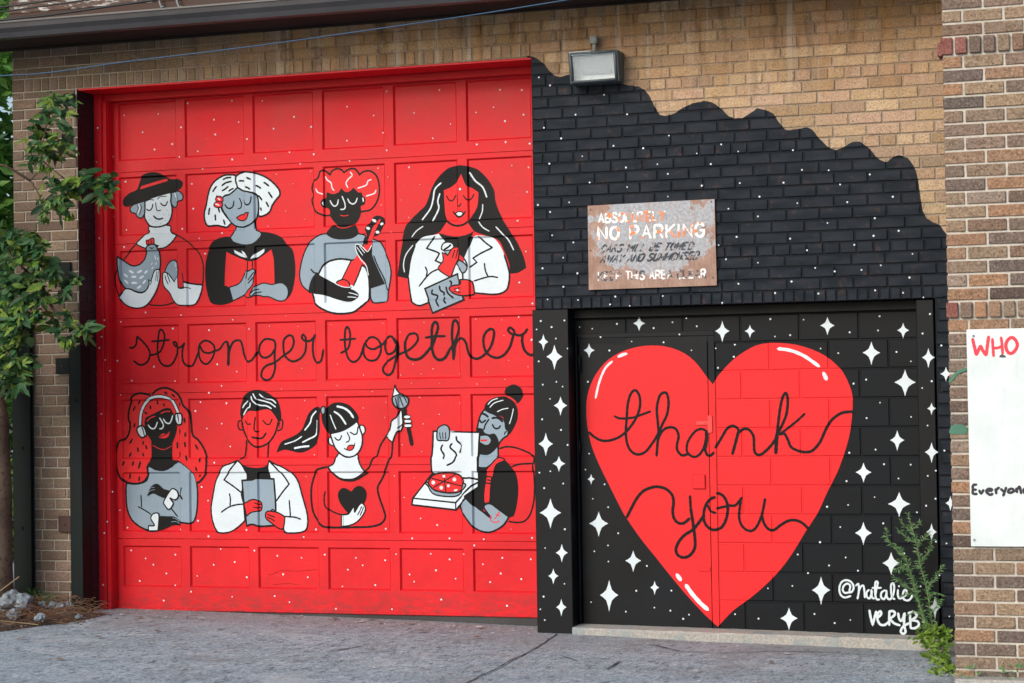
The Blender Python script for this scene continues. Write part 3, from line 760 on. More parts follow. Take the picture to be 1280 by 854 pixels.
wh.st('k', 22, '522 203,465 212,460 280,463 345,530 352|463 285,518 283|560 290,592 342,632 285|672 300,740 300,765 285,735 268,690 280,675 315,700 345,740 365,778 345|820 270,835 350|828 300,850 270,882 248|905 270,955 318|992 245,965 320,942 385')
wh.st('k', 22, '1085 262,1035 285,1025 320,1060 332,1115 305,1085 262|1150 260,1165 330|1160 285,1205 240,1230 345|1270 300,1320 295,1312 265,1275 275,1275 325,1330 348')
wh.finish('black_lettering', wb, lambda x, z: PY-.022)
# ------------------------------------------------------------------ murals on the garage door
DM = [M_K, M_W, M_G, M_R2]
class Fig:
    def __init__(s, label):
        s.root = None; s.label = label; s.lay = 0
    def part(s, name):
        a = Art(DY, DM); a.layer = s.lay; a.name = name; s.cur = a; return a
    def end(s):
        s.lay = s.cur.layer; first = s.root is None
        o = s.cur.finish('painted_person' if first else s.cur.name, gd if first else s.root, hd, XLs, ZLs, clip=(None, .35))
        if first: s.root = o; o['label'] = s.label
A1, B1 = (135, 205), (135, 290)
f = Fig('painted person in a black hat holding a grey hen and an egg')
a = f.part('sweater'); a.at(*B1).st('k', 10, '735 35,800 70,880 130,950 210,995 300,1008 400,1005 480,1000 560|805 525,880 550,1000 562|300 130,235 200,160 295|98 395,76 480,86 580,120 690|430 775,520 785,620 775,700 748').st('k', 7, '790 440,800 500,805 580'); f.end()
a = f.part('hair'); a.at(*A1)
a.fill('g', '225 480,250 440,300 420,385 400,388 500,350 575,300 560,285 530,240 515', 10).fill('g', '640 320,700 298,760 292,800 340,790 385,745 400,735 440,700 462,670 430,650 380', 10)
a.st('w', 15, '315 425,328 470,305 530|700 308,715 345,740 388').st('k', 6, '303 435,312 480,290 530|335 430,346 470,325 545|720 308,735 350,750 395'); f.end()
a = f.part('neck'); a.at(*B1).fill('w', '435 -60,432 0,400 25,350 75,305 125,350 155,410 175,530 178,610 165,680 110,735 35*,690 15,660 -10,640 -70', 10); f.end()
a = f.part('face'); a.at(*A1).fill('w', '385 405,400 370,640 300,660 400,674 480,665 560,630 630,570 662,500 672,440 660,400 610,380 560,385 480', 12)
a.st('k', 10, '400 480,425 495,450 485,466 450,466 428|550 415,575 440,605 440,626 398').st('k', 8, '498 410,510 490,530 498,555 490').st('k', 12, '475 552,505 580,540 588,577 577')
a.st('k', 6, '395 398,435 380,482 385|515 378,550 348,617 345').st('k', 9, '422 558|450 585|428 602|495 610|470 635|552 632|605 602|638 540|587 538|622 495'); f.end()
a = f.part('hat'); a.at(*A1).fill('k', '150 400,165 360,220 310,295 275,320 220,350 140,400 105,470 88,540 95,600 125,660 160,740 160,790 185,798 220,770 265,700 295,600 325,480 360,380 400,270 430,195 455,155 440').fill('r', '332 270*,348 235*,600 160,628 180*'); f.end()
a = f.part('hen'); a.at(*B1).fill('r', '415 135*,408 95,440 85,455 73,488 68,496 130*', 8).st('k', 6, '438 130,430 92|468 128,460 80')
a.fill('k', '505 130*,548 145*,530 168*').fill('g', '100 260*,170 315,250 360,320 350,375 300,400 235,410 170,430 145,480 130,515 150,535 200,548 280,548 360,530 420,480 480,430 560,400 620,350 645,290 635,230 610,175 600,130 530,110 430,98 340', 11)
a.st('k', 8, '448 165,468 177,490 165').st('w', 24, '218 412,260 436|305 432,350 412|382 440,410 415|165 450,200 480|245 478,290 478|330 495,370 470|170 515,205 550|245 543,298 543|365 550,392 515|305 600,345 575').st('w', 12, '492 250,500 290|525 270,522 300|455 350,465 330|500 350,508 325|460 395,475 372'); f.end()
a = f.part('egg'); a.at(*B1).fill('g', '600 430,625 355,660 312,700 300,735 340,745 410,740 470,700 530,640 480', 9).st('w', 10, '705 320,715 372|720 392,723 412'); f.end()
a = f.part('arm'); a.at(*B1).fill('w', '120 700*,170 612,230 612,290 640,350 650,400 622,430 560,425 505*,450 530*,480 430,500 405,540 405,545 480,530 560,500 640,440 740,380 795,310 812,230 800,160 760', 9).st('k', 6, '445 565,456 528|500 520,512 420|520 525,530 420'); f.end()
a = f.part('arm'); a.at(*B1).fill('w', '580 440,600 430,640 450,700 532*,735 465*,745 560,760 600,810 600*,805 535*,870 552,1000 568*,985 640,950 730,900 778,750 778,690 730,650 650,590 580,575 500', 9).st('k', 7, '600 460,612 510,635 557|620 440,655 537|760 600,820 590,876 604'); f.end()

C2, D2 = (235, 205), (235, 290)
f = Fig('painted grey-faced woman with white bobbed hair reading a red book')
a = f.part('neck'); a.at(*D2).fill('g', '510 -90*,490 0,448 75,500 115,600 140,700 122,780 40,770 0,722 -30,710 -130*', 10); f.end()
a = f.part('black_top'); a.at(*D2).fill('k', '450 55,380 55,310 75,250 120,210 200,180 320,172 450,185 600,215 720,250 765,330 780,400 770,470 745*,430 580*,380 572*,385 400*,400 200*,540 262,630 303,700 300,780 250,875 172*,905 300,915 552*,1000 540,1060 620,1050 715*,1100 640,1130 500,1135 350,1110 200,1060 140,1000 60,900 15,780 0,775 40,700 122,600 138,500 115'); f.end()
a = f.part('book'); a.at(*D2).fill('r', '402 205*,540 272,635 310,700 308,780 255,873 180*,905 300,912 555*,800 545,700 590,640 690,560 660,400 575*').st('k', 10, '400 205,540 270,640 303,700 300,780 250,875 180').fill('w', '480 190*,570 235,622 278*,560 262,490 225*').fill('w', '560 195*,610 235,635 280*,575 235*').fill('w', '665 288*,700 242,805 177*,800 215,740 265*')
a.st('k', 9, '636 305,635 430|688 303,688 390').st('k', 8, '590 682,640 700,690 690'); f.end()
a = f.part('hand'); a.at(*D2).fill('g', '430 590*,540 545,600 440,620 415,640 420,690 395,715 420,700 480,690 560,640 620*,620 650,560 690,470 733*', 9).st('k', 9, '618 500,632 420|640 515,700 430|640 548,702 480'); f.end()
a = f.part('hand'); a.at(*D2).fill('g', '660 680,690 600,730 570,800 545,880 560,950 545,1000 545,1050 590,1060 660,1030 722,960 735,850 690,800 690,740 675', 9).st('k', 9, '670 655,700 622,750 610|682 680,720 650,775 640'); f.end()
a = f.part('hair'); a.at(*C2).fill('w', '500 130,440 115,380 120,320 150,270 190,230 250,205 330,185 440,165 520,170 600,205 660,300 655,400 675,440 640,450 620,350 480,370 350,440 320,520 250*', 13).fill('w', '520 250*,500 180,505 130,560 95,620 85,720 100,820 140,900 200,960 270,970 330,930 380,890 440,860 510,800 550,745 550,745 450,725 330,650 300,580 285', 13)
a.st('k', 13, '365 165,400 148,450 142|350 232,395 200,455 185|355 285,385 268,420 240|425 290,445 275,475 260|255 295,272 268,295 238|212 540,215 505,222 470|285 600,283 570,280 540|370 595,378 620,385 645|315 470,320 490,328 515|535 180,560 178,590 182|625 145,645 155,670 165|800 195,825 210,855 235|715 228,740 240,768 258|612 245,640 255,662 270|850 300,868 325,890 360|740 335,760 355,780 385|825 405,838 428,850 455|765 465,770 480,772 495'); f.end()
a = f.part('face'); a.at(*C2).fill('g', '520 252*,440 322,362 357,355 470,400 550,450 620,500 660,560 672,620 665,690 625,730 560,745 450,725 335,650 300,580 285', 11)
a.st('k', 11, '385 430,410 465,445 473,475 445,481 393|590 380,610 425,640 436,665 410,677 348').st('k', 9, '540 363,562 420,556 465,524 478').fill('r', '510 572*,560 542,590 538,610 525,647 517*,622 590,570 605,530 592', 9); f.end()
a = f.part('hair_clip'); a.at(*C2).fill('r', '285 370,310 345,350 350,368 385,350 405,300 400', 8).fill('r', '268 425,300 402,350 410,362 440,330 465,280 457', 8).st('w', 15, '310 365,335 382|285 425,325 440').st('k', 6, '303 330,285 370'); f.end()

E3, F3 = (360, 205), (360, 295)
f = Fig('painted dark-faced musician with curly red hair playing a white banjo')
a = f.part('hair'); a.at(*E3).fill('r', '430 548,360 540,300 510,265 450,248 380,270 335,248 260,270 190,320 150,345 80,390 75,440 115*,460 75,510 50,560 60,590 90*,640 55,700 50,740 90,755 115*,800 80,870 75,930 120,960 200,965 300,940 400,880 480,790 505', 13)
a.st('w', 14, '390 135,410 170,450 200,460 250,482 282|655 85,676 120,635 160,610 205,630 252|735 257,790 240,830 220,845 180,880 165|825 342,880 325,915 310,930 278|298 265,315 300,372 323'); f.end()
a = f.part('sweater'); a.at(*F3).fill('g', '410 -22,320 0,220 80,165 180,130 300,115 420,140 520,200 580,240 590,330 400,400 290,570 245,690 255,760 200,820 60,830 0,750 -25*,680 20,560 32,470 15', 10)
a.fill('g', '900 30*,980 70,1040 180,1090 320,1098 430,1070 600,1060 690,980 712,900 705,870 600,880 200,890 60', 10).st('k', 10, '905 210,950 320,1010 440,1065 580'); f.end()
a = f.part('turtleneck'); a.at(*E3).fill('k', '480 650,460 670,410 745,480 790,580 802,680 787,752 742,725 655*,600 640'); f.end()
a = f.part('face'); a.at(*E3).fill('k', '400 320*,410 300*,470 320,530 300,560 253*,600 295,650 290,690 250*,740 300,775 300*,790 340,818 370,808 430,770 450,770 520,740 600,690 650,600 668,520 650,450 570,430 480,370 460,348 410,370 375,398 360')
a.st('w', 14, '440 388,465 435,495 449,520 425,527 378|628 370,650 410,685 426,715 405,730 363').st('w', 14, '568 343,595 410,602 460,585 482,550 483').st('w', 11, '375 405,368 420,380 440').st('w', 15, '790 360,796 402').st('r', 9, '548 545,590 553,637 545').st('r', 8, '480 632,540 674,610 683,702 650'); f.end()
a = f.part('banjo'); a.at(*F3).fill('w', '330 400,400 290,480 255,570 245,690 265,760 300,820 340,855 450,860 640,840 700,760 770,690 815,560 830,450 815,350 770,290 720,265 650,260 590', 14)
a.fill('r', '560 478*,665 262*,700 245*,780 130*,830 -10*,905 -10*,880 100*,780 310*,690 532*').st('k', 11, '560 478*,665 264*,700 248*|690 534,740 420,780 310|780 130*,830 0*').fill('r', '510 500,540 475,590 465,640 495,645 545,560 545', 10)
a.at(*E3).fill('k', '822 700,840 660,880 610,900 570,950 548,1010 570,1032 620,1010 680,970 752,930 770,900 790,880 850,800 852,840 760').fill('r', '840 856*,900 690*,960 592,980 600,930 720*,888 856*').st('w', 30, '895 595,928 612|842 682,870 692').st('w', 36, '988 637,1008 642').st('w', 32, '942 727,970 730'); f.end()
a = f.part('arm'); a.at(*F3).fill('k', '310 398*,390 450,500 510,600 545,685 535,660 562,700 580,742 615,742 650,690 692,620 702,500 672,380 632,225 602,222 520,260 430').st('w', 9, '500 510,570 540,640 548,686 536|640 605,690 615,738 633|630 650,680 652,722 658').st('k', 11, '235 353,270 390,322 398'); f.end()
a = f.part('arm'); a.at(*F3).fill('k', '705 100,740 90,790 130,830 160,886 98*,890 200,950 350,1027 510*,870 562*,850 400,820 290,750 220,720 160').st('w', 10, '886 98,850 160,830 162,795 125,745 90,710 100,728 180,780 262,828 320,850 420').st('w', 9, '725 115,760 165,790 207|755 108,780 140,812 182'); f.end()

G4, H4 = (490, 200), (490, 295)
f = Fig('painted doctor with very long black hair, a white coat and a stethoscope')
a = f.part('hair'); a.at(*G4)
a.fill('k', '700 60,620 75,560 110,480 190,420 290,385 390,350 480,280 550,200 630,140 720,110 850,80 1010,50 1240*,160 1265*,230 1200,300 1000,400 840,450 800,508 770*,555 720,600 660,560 560,545 320*,620 290,690 230,738 150*,755 65')
a.fill('k', '750 65,738 150*,790 270,850 300,915 345*,900 500,830 620,808 670,870 760*,950 790,1120 850,1180 950,1240 1100,1250 1212*,1340 1200,1425 1150*,1400 1040,1340 900,1260 760,1160 600,1100 450,1080 320,1010 200,920 110,840 75')
a.st('w', 17, '515 243,450 310,430 420,400 520,315 637|502 358,480 440,490 520,428 647').st('w', 18, '820 132,880 220,960 290,1003 395').st('w', 12, '960 472,955 550,924 628|924 660,970 720,1037 760|332 708,260 760,213 822|215 908,140 1011,115 1111,125 1196').st('w', 14, '1108 713,1170 780,1240 860,1290 960'); f.end()
a = f.part('black_shirt'); a.at(*G4).fill('k', '500 780*,540 850,620 960,720 1000,768 1058*,820 900,868 765*,800 798,700 818,600 808'); f.end()
a = f.part('face'); a.at(*G4).fill('r', '738 150*,690 230,620 290,545 322*,560 560,590 655*,512 770*,600 802,700 815,800 795,872 757*,808 670*,830 620,900 500,915 345*,850 300,790 270').st('k', 15, '590 655,640 690,700 703,770 687,815 650')
a.st('k', 10, '573 380,600 425,640 432,674 375|760 378,800 425,840 412,866 363').st('k', 9, '692 360,695 430,697 482,718 495,738 463').fill('w', '672 567,720 550,757 565,740 597,700 600', 8).st('k', 10, '643 548,680 595,715 612,755 590,785 548').st('k', 40, '727 312').st('w', 30, '727 312'); f.end()
a = f.part('coat'); a.at(*H4).fill('w', '450 -10*,330 15,240 100,190 250,165 430,185 600,210 700,290 740,380 712,345 565*,600 440*,720 465,860 480*,880 605*,1100 615,1200 580,1235 500,1235 380,1190 200,1130 80,1050 10,900 -5*,865 10*,770 240*,760 290,700 260,560 200,560 60*,500 -20*')
a.fill('k', '560 55*,760 -5*,862 15*,768 240*,720 200,600 140')
a.st('k', 12, '165 430,185 600,210 700,290 743,385 712|240 100,190 250,165 430|1190 200,1242 380,1237 510,1200 587,1090 622,880 607|460 5,410 62,362 132*,480 175,492 200,455 262*,530 297|920 5,990 70,1063 125*,930 190,858 237*,898 280*,825 333').st('k', 11, '348 328,367 380,355 440|282 537,350 450,410 390,492 350|978 290,990 370,1017 432|868 480,1000 440,1060 432,1122 443|770 240,800 300,800 340'); f.end()
a = f.part('stethoscope'); a.at(*H4).fill('g', '680 290*,715 255*,770 290,800 330,790 372,755 398,735 375,718 345', 10).st('k', 12, '755 398,757 462').fill('w', '520 130,540 80,590 65,640 80,650 130,600 152,540 152', 10).st('k', 13, '548 145,590 120,622 92').fill('g', '545 158*,620 152*,590 207*', 8); f.end()
a = f.part('hand'); a.at(*H4).fill('r', '530 175*,588 205*,640 130,700 120,715 160,710 220,660 330,622 430,580 422,488 350,530 280,540 240', 9).st('k', 8, '638 232,650 190,665 150|673 242,685 190,695 140'); f.end()
a = f.part('clipboard'); a.at(*H4).fill('g', '345 562*,690 405*,765 682*,435 822*', 14).st('k', 13, '425 573,420 615,480 640,470 690,500 752|500 533,510 580,550 605,546 632|608 478,628 495,622 525|570 543,590 610,650 662|555 653,555 690,577 720'); f.end()
a = f.part('hand'); a.at(*H4).fill('r', '725 465*,840 482,872 600,850 627,740 637,650 612,603 560,640 530,728 515', 10).st('k', 7, '650 567,690 560,737 555|650 590,690 598,737 601').st('w', 26, '693 577'); f.end()

J5, K5 = (140, 480), (140, 570)
f = Fig('painted woman with long wavy red hair and white headphones')
a = f.part('sweater'); a.at(*K5).fill('g', '390 110,470 145,560 150,640 110,700 58,790 110,860 185,893 290,903 420,893 600,850 712,740 712,600 700,480 795,380 795,280 752,200 680,155 580,140 450,150 290,250 298,350 270,380 190', 13)
a.st('k', 10, '298 418,302 480,305 548|268 543,330 575,402 622|740 338,730 380,730 420,753 462|705 420,750 460|625 565,660 610,692 652'); f.end()
a = f.part('hair'); a.at(*J5).fill('r', '410 120*,350 105,290 100,220 130,195 200,170 290,165 370,185 430,170 530,130 590,80 610,50 690,40 780,50 900,90 1000,160 1055,250 1065,330 1040,380 960,375 880,400 800,410 700,350 480,345 380,540 265,640 320,685 450,640 610,640 790,720 825,800 885,860 950,893 1050,930 1040,990 960,1005 880,1005 790,970 690,910 600,850 540,835 400,820 300,760 230,740 180,710 120,650 70,570 42,490 60,430 110*')
a.st('k', 16, '410 120,350 105,290 100,220 130,195 200,170 290,165 370,185 430,170 530,130 590,80 610,50 690,40 780,50 900,90 1000,160 1055,250 1065,330 1040,380 960,375 880|430 110,490 60,570 42,650 70,710 120,740 180,760 230,820 300,835 400,850 540,910 600,970 690,1003 790,1005 880,990 960,930 1040,893 1055')
a.st('k', 14, '270 215,290 180|215 285,238 240|225 465,235 420|180 635,205 590|265 680,268 725|175 775,195 735|320 645,325 615|350 655,362 695|322 740,325 770|115 870,130 825|220 870,230 830|285 900,305 830|180 1010,185 960|278 1035,283 990|560 88,590 102|640 110,670 138|708 190,728 230|772 365,780 415|720 485,722 530|785 520,782 560|688 625,688 685|775 620,785 670|725 735,720 785|790 765,800 815|880 650,905 695|938 790,935 830|895 890,905 925|925 990,932 970|475 180,478 215|540 210,548 235|395 230,405 265|340 300,365 320'); f.end()
a = f.part('face'); a.at(*J5).fill('k', '410 590*,412 800,380 860,388 880,470 908,560 918,640 878,718 822,640 795,635 640*').fill('k', '345 380,350 360,440 315,500 285,560 258,612 263,650 330,682 440,670 540,620 650,540 700,460 670,400 590,360 520,340 440')
a.st('w', 15, '378 438,410 475,450 471,476 408|540 373,570 415,612 415,639 338').st('w', 15, '500 363,538 430,530 472,498 480').fill('r', '488 567*,530 530,560 535,608 508*,590 562,540 582').st('k', 6, '495 562,545 550,600 520').st('r', 13, '365 400,400 365,452 345|513 316,560 295,612 294').st('r', 7, '428 655,500 692,560 697,632 660'); f.end()
a = f.part('headphones'); a.at(*J5).st('k', 46, '290 455,300 320,340 220,400 160,480 135,560 140,620 165,660 220,702 312').st('w', 27, '290 460,300 320,340 220,400 160,480 135,560 140,620 165,660 220,702 318')
a.fill('w', '258 480,290 450,325 450,352 500,357 550,310 572,270 530', 12).st('k', 9, '308 455,325 500,340 562').fill('w', '665 330,690 315,742 320,750 380,740 430,700 437,670 400', 12).st('k', 9, '690 320,700 370,717 432'); f.end()
a = f.part('hand'); a.at(*K5).fill('k', '368 432*,400 340,450 300,490 305,540 350,612 380,560 447,500 432,430 402').st('g', 6, '380 365,410 340,445 335|363 412,400 372,450 360').fill('w', '545 490,600 390,640 350,690 380,697 440,660 470,610 450,645 510,600 572,560 532', 10); f.end()
a = f.part('hand'); a.at(*K5).fill('k', '490 655,600 645,660 650,720 700,720 742*,640 740,580 768,485 792').st('g', 6, '640 660,680 675,712 702|625 705,670 700,716 722').fill('w', '430 620,492 625,482 800*,383 800*,383 745*,445 742,408 670', 10); f.end()

L6, M6 = (250, 480), (250, 570)
f = Fig('painted young man with short black hair in a white coat holding a grey folder')
a = f.part('face'); a.at(*L6).fill('r', '440 400*,450 470,490 570,550 645,600 670,660 660,730 620,790 530,820 430,825 400*,760 260,500 260').st('k', 14, '440 400,450 470,490 570,550 645,600 672,660 662,730 620,790 530,820 430,825 400').st('k', 11, '440 395,405 398,395 440,412 485,447 492|825 385,865 385,873 420,860 482,818 500').st('k', 7, '430 425,440 440,435 458|845 415,830 440,840 462')
a.st('k', 10, '473 393,500 430,542 427|658 388,700 430,735 427,760 373').st('k', 11, '592 353,580 430,580 490,600 510,622 508').st('k', 14, '553 567,600 578,655 577,695 523').st('k', 12, '488 600,480 720,465 780,428 802|725 630,718 700,715 782'); f.end()
a = f.part('hair'); a.at(*L6).fill('k', '440 400*,420 330,430 220,470 130,530 80,600 62,680 75,760 120,820 180,850 280,857 380,830 412*,795 350,740 282,680 272,600 290,520 290,460 340')
a.st('w', 15, '445 257,470 215,512 183|455 332,490 270,530 245,534 203|545 133,560 180,620 225,700 235,752 263|565 103,600 160,680 185,740 205,797 247|633 108,690 155,760 170,802 207'); f.end()
a = f.part('black_shirt'); a.at(*M6).fill('k', '410 48*,480 105,590 128,690 115,728 85*,747 245*,500 255*,480 180'); f.end()
a = f.part('coat'); a.at(*M6).fill('w', '402 48*,330 80,250 110,215 160,160 270,130 420,110 560,125 690,170 800,240 822,330 805,420 740,470 690*,455 500*,435 390,495 260*,490 180,450 100', 11)
a.fill('w', '738 50*,800 88,880 120,980 190,1040 280,1080 420,1130 600,1140 720,1110 800,1000 822,890 802,890 655*,800 600*,800 500,780 245*,740 245*,725 120', 11)
a.st('k', 12, '400 50,320 150,248 257*,340 320,432 392|745 60,830 150,890 220,942 302*,870 390,805 482').st('k', 11, '305 403,315 460,312 532|218 602,300 547,380 522,452 515|943 473,950 560,957 657|890 647,1000 655,1067 677'); f.end()
a = f.part('folder'); a.at(*M6).fill('g', '440 262*,560 255,600 240,780 247*,800 560,790 742*,640 752,560 730,490 747*,460 500', 13); f.end()
a = f.part('hand'); a.at(*M6).fill('r', '460 510*,560 465,620 480,650 512,645 580,600 592,550 602,490 642*', 10).st('k', 9, '578 500,610 512,642 522|568 545,605 552,642 552'); f.end()
a = f.part('hand'); a.at(*M6).fill('r', '700 600,740 590,830 610,897 652*,880 772,830 772,760 722,700 672,690 630', 10).st('k', 9, '710 625,750 640,792 657|708 655,750 672,787 697|745 590,765 572,790 585'); f.end()

N7, O7, Q7 = (335, 475), (375, 570), (430, 475)
f = Fig('painted girl with a black ponytail raising a paintbrush')
a = f.part('sweater'); a.at(*O7).st('k', 15, '290 117,180 150,140 230,112 350,115 500,140 620,222 737,310 763,440 765,600 762,740 757,850 727,900 660,885 580,840 450,820 340,870 240,910 150,950 40,972 15').st('k', 13, '690 168,740 118,770 40,815 0').st('k', 11, '268 378,258 440,262 520,300 570,360 605,425 627,505 620')
a.at(*Q7).st('k', 13, '346 811,380 700,442 600|501 836,512 780,518 668'); f.end()
a = f.part('ponytail'); a.at(*N7).fill('k', '80 777*,110 700,150 650,280 590,350 530,390 440,430 350,500 290,555 300,550 400,550 560,510 680,440 740,340 777,230 757,160 747').st('w', 17, '505 333,460 390,440 460,383 537|520 428,515 520,500 590,430 630,358 667').st('w', 13, '352 603,280 650,168 687').st('w', 22, '272 730,350 715,428 707'); f.end()
a = f.part('neck'); a.at(*O7).fill('w', '400 -20,360 80,300 117*,340 180,420 240,500 252,580 240,690 168*,640 90,600 -20,500 -40', 11).st('k', 14, '298 118,350 192,430 250,520 266,600 250,722 175'); f.end()
a = f.part('ear'); a.at(*N7).fill('w', '640 620,645 680,690 702,700 640,670 615', 10).fill('w', '975 487,1018 497,1027 550,1000 587,978 570', 10); f.end()
a = f.part('face'); a.at(*N7).fill('w', '655 575*,700 540,780 500,860 470,945 445*,965 500,997 600,992 700,950 782,880 822,800 812,730 755,690 685', 12)
a.st('k', 10, '703 613,730 641,760 636,777 593|868 558,910 581,940 571,952 498').st('k', 9, '835 558,862 620,850 656,823 665').fill('r', '835 735,850 705,880 695,912 705,890 745,850 752', 8).st('k', 8, '803 728,835 750|900 720,915 700,918 673'); f.end()
a = f.part('hair'); a.at(*N7).fill('k', '570 380*,620 300,680 250,760 240,850 265,920 330,957 400,940 450,860 512,780 552,700 572,650 577,610 520,580 450').st('w', 24, '727 282,800 300,860 342,903 403').st('w', 20, '697 337,760 382,823 473').st('w', 12, '655 373,680 440,717 527').fill('g', '565 320,582 285,607 290,607 350,580 367', 10); f.end()
a = f.part('heart'); a.at(*O7).fill('k', '540 382*,490 350,440 345,400 390,400 450,430 520,500 612*,600 640,640 560,690 480,702 400,672 340,620 320,575 340'); f.end()
a = f.part('hand'); a.at(*O7).fill('w', '450 632*,510 620,545 570,570 545,575 602,620 530,650 505,680 532,687 580,650 650,590 710,520 742,450 752*', 9).st('k', 8, '605 632,630 590,650 540|633 637,655 590,670 545').st('k', 26, '440 632,438 752').st('w', 12, '447 638,446 744'); f.end()
a = f.part('paintbrush'); a.at(*Q7).st('k', 44, '640 300,650 400,690 560,717 692').fill('g', '523 180,520 230,545 282,600 307,660 282,682 220,660 178,600 150', 13).st('k', 9, '550 190,560 240,572 292|590 180,605 230,627 282|620 168,645 200,662 242').fill('w', '543 55*,520 178*,560 167,602 150*,560 100', 11); f.end()
a = f.part('raised_hand'); a.at(*Q7).fill('w', '440 600*,490 530,510 440,560 400,590 335,610 325,617 400,622 480,600 545*,560 560,518 667*', 11).st('k', 9, '570 515,610 480,635 440').st('k', 46, '640 395,695 395|645 440,707 442|645 490,710 488').st('w', 28, '640 396,693 395|645 441,703 442|645 489,706 488'); f.end()

T8, U8, V8 = (505, 475), (505, 570), (550, 520)
f = Fig('painted bearded man with a topknot and red backpack opening a pizza box')
a = f.part('backpack'); a.at(*U8).st('k', 12, '1370 94,1385 300,1378 480,1340 620,1280 695,1200 712,1110 700').at(*V8).st('k', 12, '625 350,700 330,800 340,920 385,1003 438|1005 440,1003 490,985 522|765 542,850 515,990 507'); f.end()
a = f.part('vest'); a.at(*U8).fill('k', '790 120*,900 120,960 60,1010 20,1070 40,1140 110,1190 200,1212 350,1197 520,1160 642,1100 652*,940 530,880 510,840 560,840 592*,720 512,650 430,650 420*,780 330,785 260'); f.end()
a = f.part('face'); a.at(*T8).fill('g', '850 315*,800 400,765 560*,800 570,795 800*,790 932*,890 932,1000 830*,1000 700,1050 625,1095 595,1105 545,1080 518,1060 430,960 370,900 345', 12)
a.fill('k', '758 512*,830 520,850 560,900 580,960 575,1000 640,1000 700,940 770,880 802,795 795*,800 650').fill('g', '808 600*,880 598,917 640,900 682,860 692,805 665*').st('r', 22, '815 647,878 645').st('k', 11, '900 418,860 480,845 532').st('k', 15, '810 355,860 370,890 397|930 410,990 405,1047 447').st('k', 12, '790 410,820 455,867 428|935 473,960 515,1000 516,1022 488').st('k', 9, '1065 585,1072 560,1088 548'); f.end()
a = f.part('hair'); a.at(*T8).fill('k', '850 320*,860 260,920 205,1000 180,1090 180,1160 230,1200 300,1205 400,1170 500,1110 582,1080 480,1050 400,960 370,900 345').fill('k', '1170 48,1240 80,1267 140,1250 200,1195 250,1110 190,1075 140,1095 80').st('r', 18, '1095 178,1140 200,1188 240').st('w', 10, '888 263,930 220,992 196|908 294,960 245,1052 216|988 340,1040 315,1105 302|1160 308,1140 400,1118 468'); f.end()
a = f.part('strap'); a.at(*U8).fill('r', '880 502,850 500,845 400,865 260,880 150,930 90,1000 20,1062 30,1070 50,990 90,960 160,930 260,915 350,908 482', 9).st('k', 10, '868 222,925 230,915 292,865 282,868 222|880 256,915 262'); f.end()
a = f.part('arm'); a.at(*U8).fill('g', '595 545,650 455,720 512,840 602*,920 662,850 562,860 520,920 513,1000 570,1112 652*,1050 742,940 807,850 812,760 777,690 702', 12).st('k', 8, '838 590,880 620,918 655').st('r', 11, '1008 605,985 640,958 680|918 632,915 680,950 708,1000 706,1005 688|975 622,1020 642').st('r', 20, '1007 605'); f.end()
a = f.part('box_lid'); a.at(*T8).fill('w', '305 548*,800 560*,785 850,790 1060*,300 1030*,290 850,300 700', 13).st('k', 13, '405 693,388 740,420 800,422 842|507 678,485 720,550 790,530 870,458 912|550 603,560 650,610 700,588 778').at(*T8); f.end()
a = f.part('hand'); a.at(*T8).fill('g', '480 543*,540 545*,490 562*').fill('g', '350 640,345 560,360 510,420 480,465 500,480 560,465 642,410 647', 10).st('k', 7, '375 560,378 600,387 632|405 560,407 600,412 632|435 560,437 600,436 632'); f.end()
a = f.part('pizza_box'); a.at(*U8).fill('w', '88 452*,270 222*,300 190*,630 235,700 235,787 255*,787 332*,650 432*,650 455*,548 577*,78 522*', 13).st('k', 13, '85 452*,545 500*,650 385*|545 500*,545 575*|650 385,720 320,785 282')
a.fill('g', '250 280,255 330,300 400,400 430,550 430,620 370,635 290', 10).fill('r', '255 280,300 210,400 182,550 190,630 250,625 310,590 380,470 395,330 370,270 320', 12).st('k', 11, '290 240*,620 325*|310 337*,545 195*|415 185*,440 380*').st('w', 46, '306 285|532 252|392 340').st('w', 36, '467 320|420 218').st('w', 22, '530 372,560 362'); f.end()

# ---- lettering on the door
a = Art(DY, DM); a.at(150, 390)
a.st('k', 23, '90 382,130 380,160 345,172 257*|172 262,240 325,290 390,310 450,290 520,240 560,190 562,137 523|310 462,370 450,420 420,455 340,465 260,450 207,430 190,410 200,395 300,390 400,400 490,430 550,480 577,530 567,570 520,600 440,602 370|600 372,575 360,560 330,575 318,595 340,600 375,640 380,670 355,690 330')
a.st('k', 23, '688 332,668 400,665 480,680 540,720 575,765 570,800 500,830 420|835 350,880 310,930 310,985 350,1000 400,985 470,950 530,905 557,860 530,835 470,830 390,838 352|838 352,845 370,880 425,940 438,1000 415,1050 400,1100 330,1130 312').st('k', 19, '325 313,400 310,517 298').st('k', 32, '1135 320,1148 400,1145 570').st('k', 23, '1148 500,1160 400,1200 320,1240 302')
a.at(280, 390).st('k', 24, '45 430,80 330,130 302,170 315,190 380,210 470,250 527,300 510,355 425|540 380,530 312,480 290,420 295,375 350,365 420,390 475,440 487,500 450,540 378|535 380,530 500,535 600,500 700,440 727,390 690,400 620,450 570,530 540,620 470,700 410,735 330,720 262,680 250,630 300,625 400,650 480,720 527,800 500,850 440,865 370,865 312|865 310,840 300,820 270,835 242,860 270,870 307,920 302,967 240|963 242,940 330,940 430,960 510,1000 542,1040 510,1060 402')
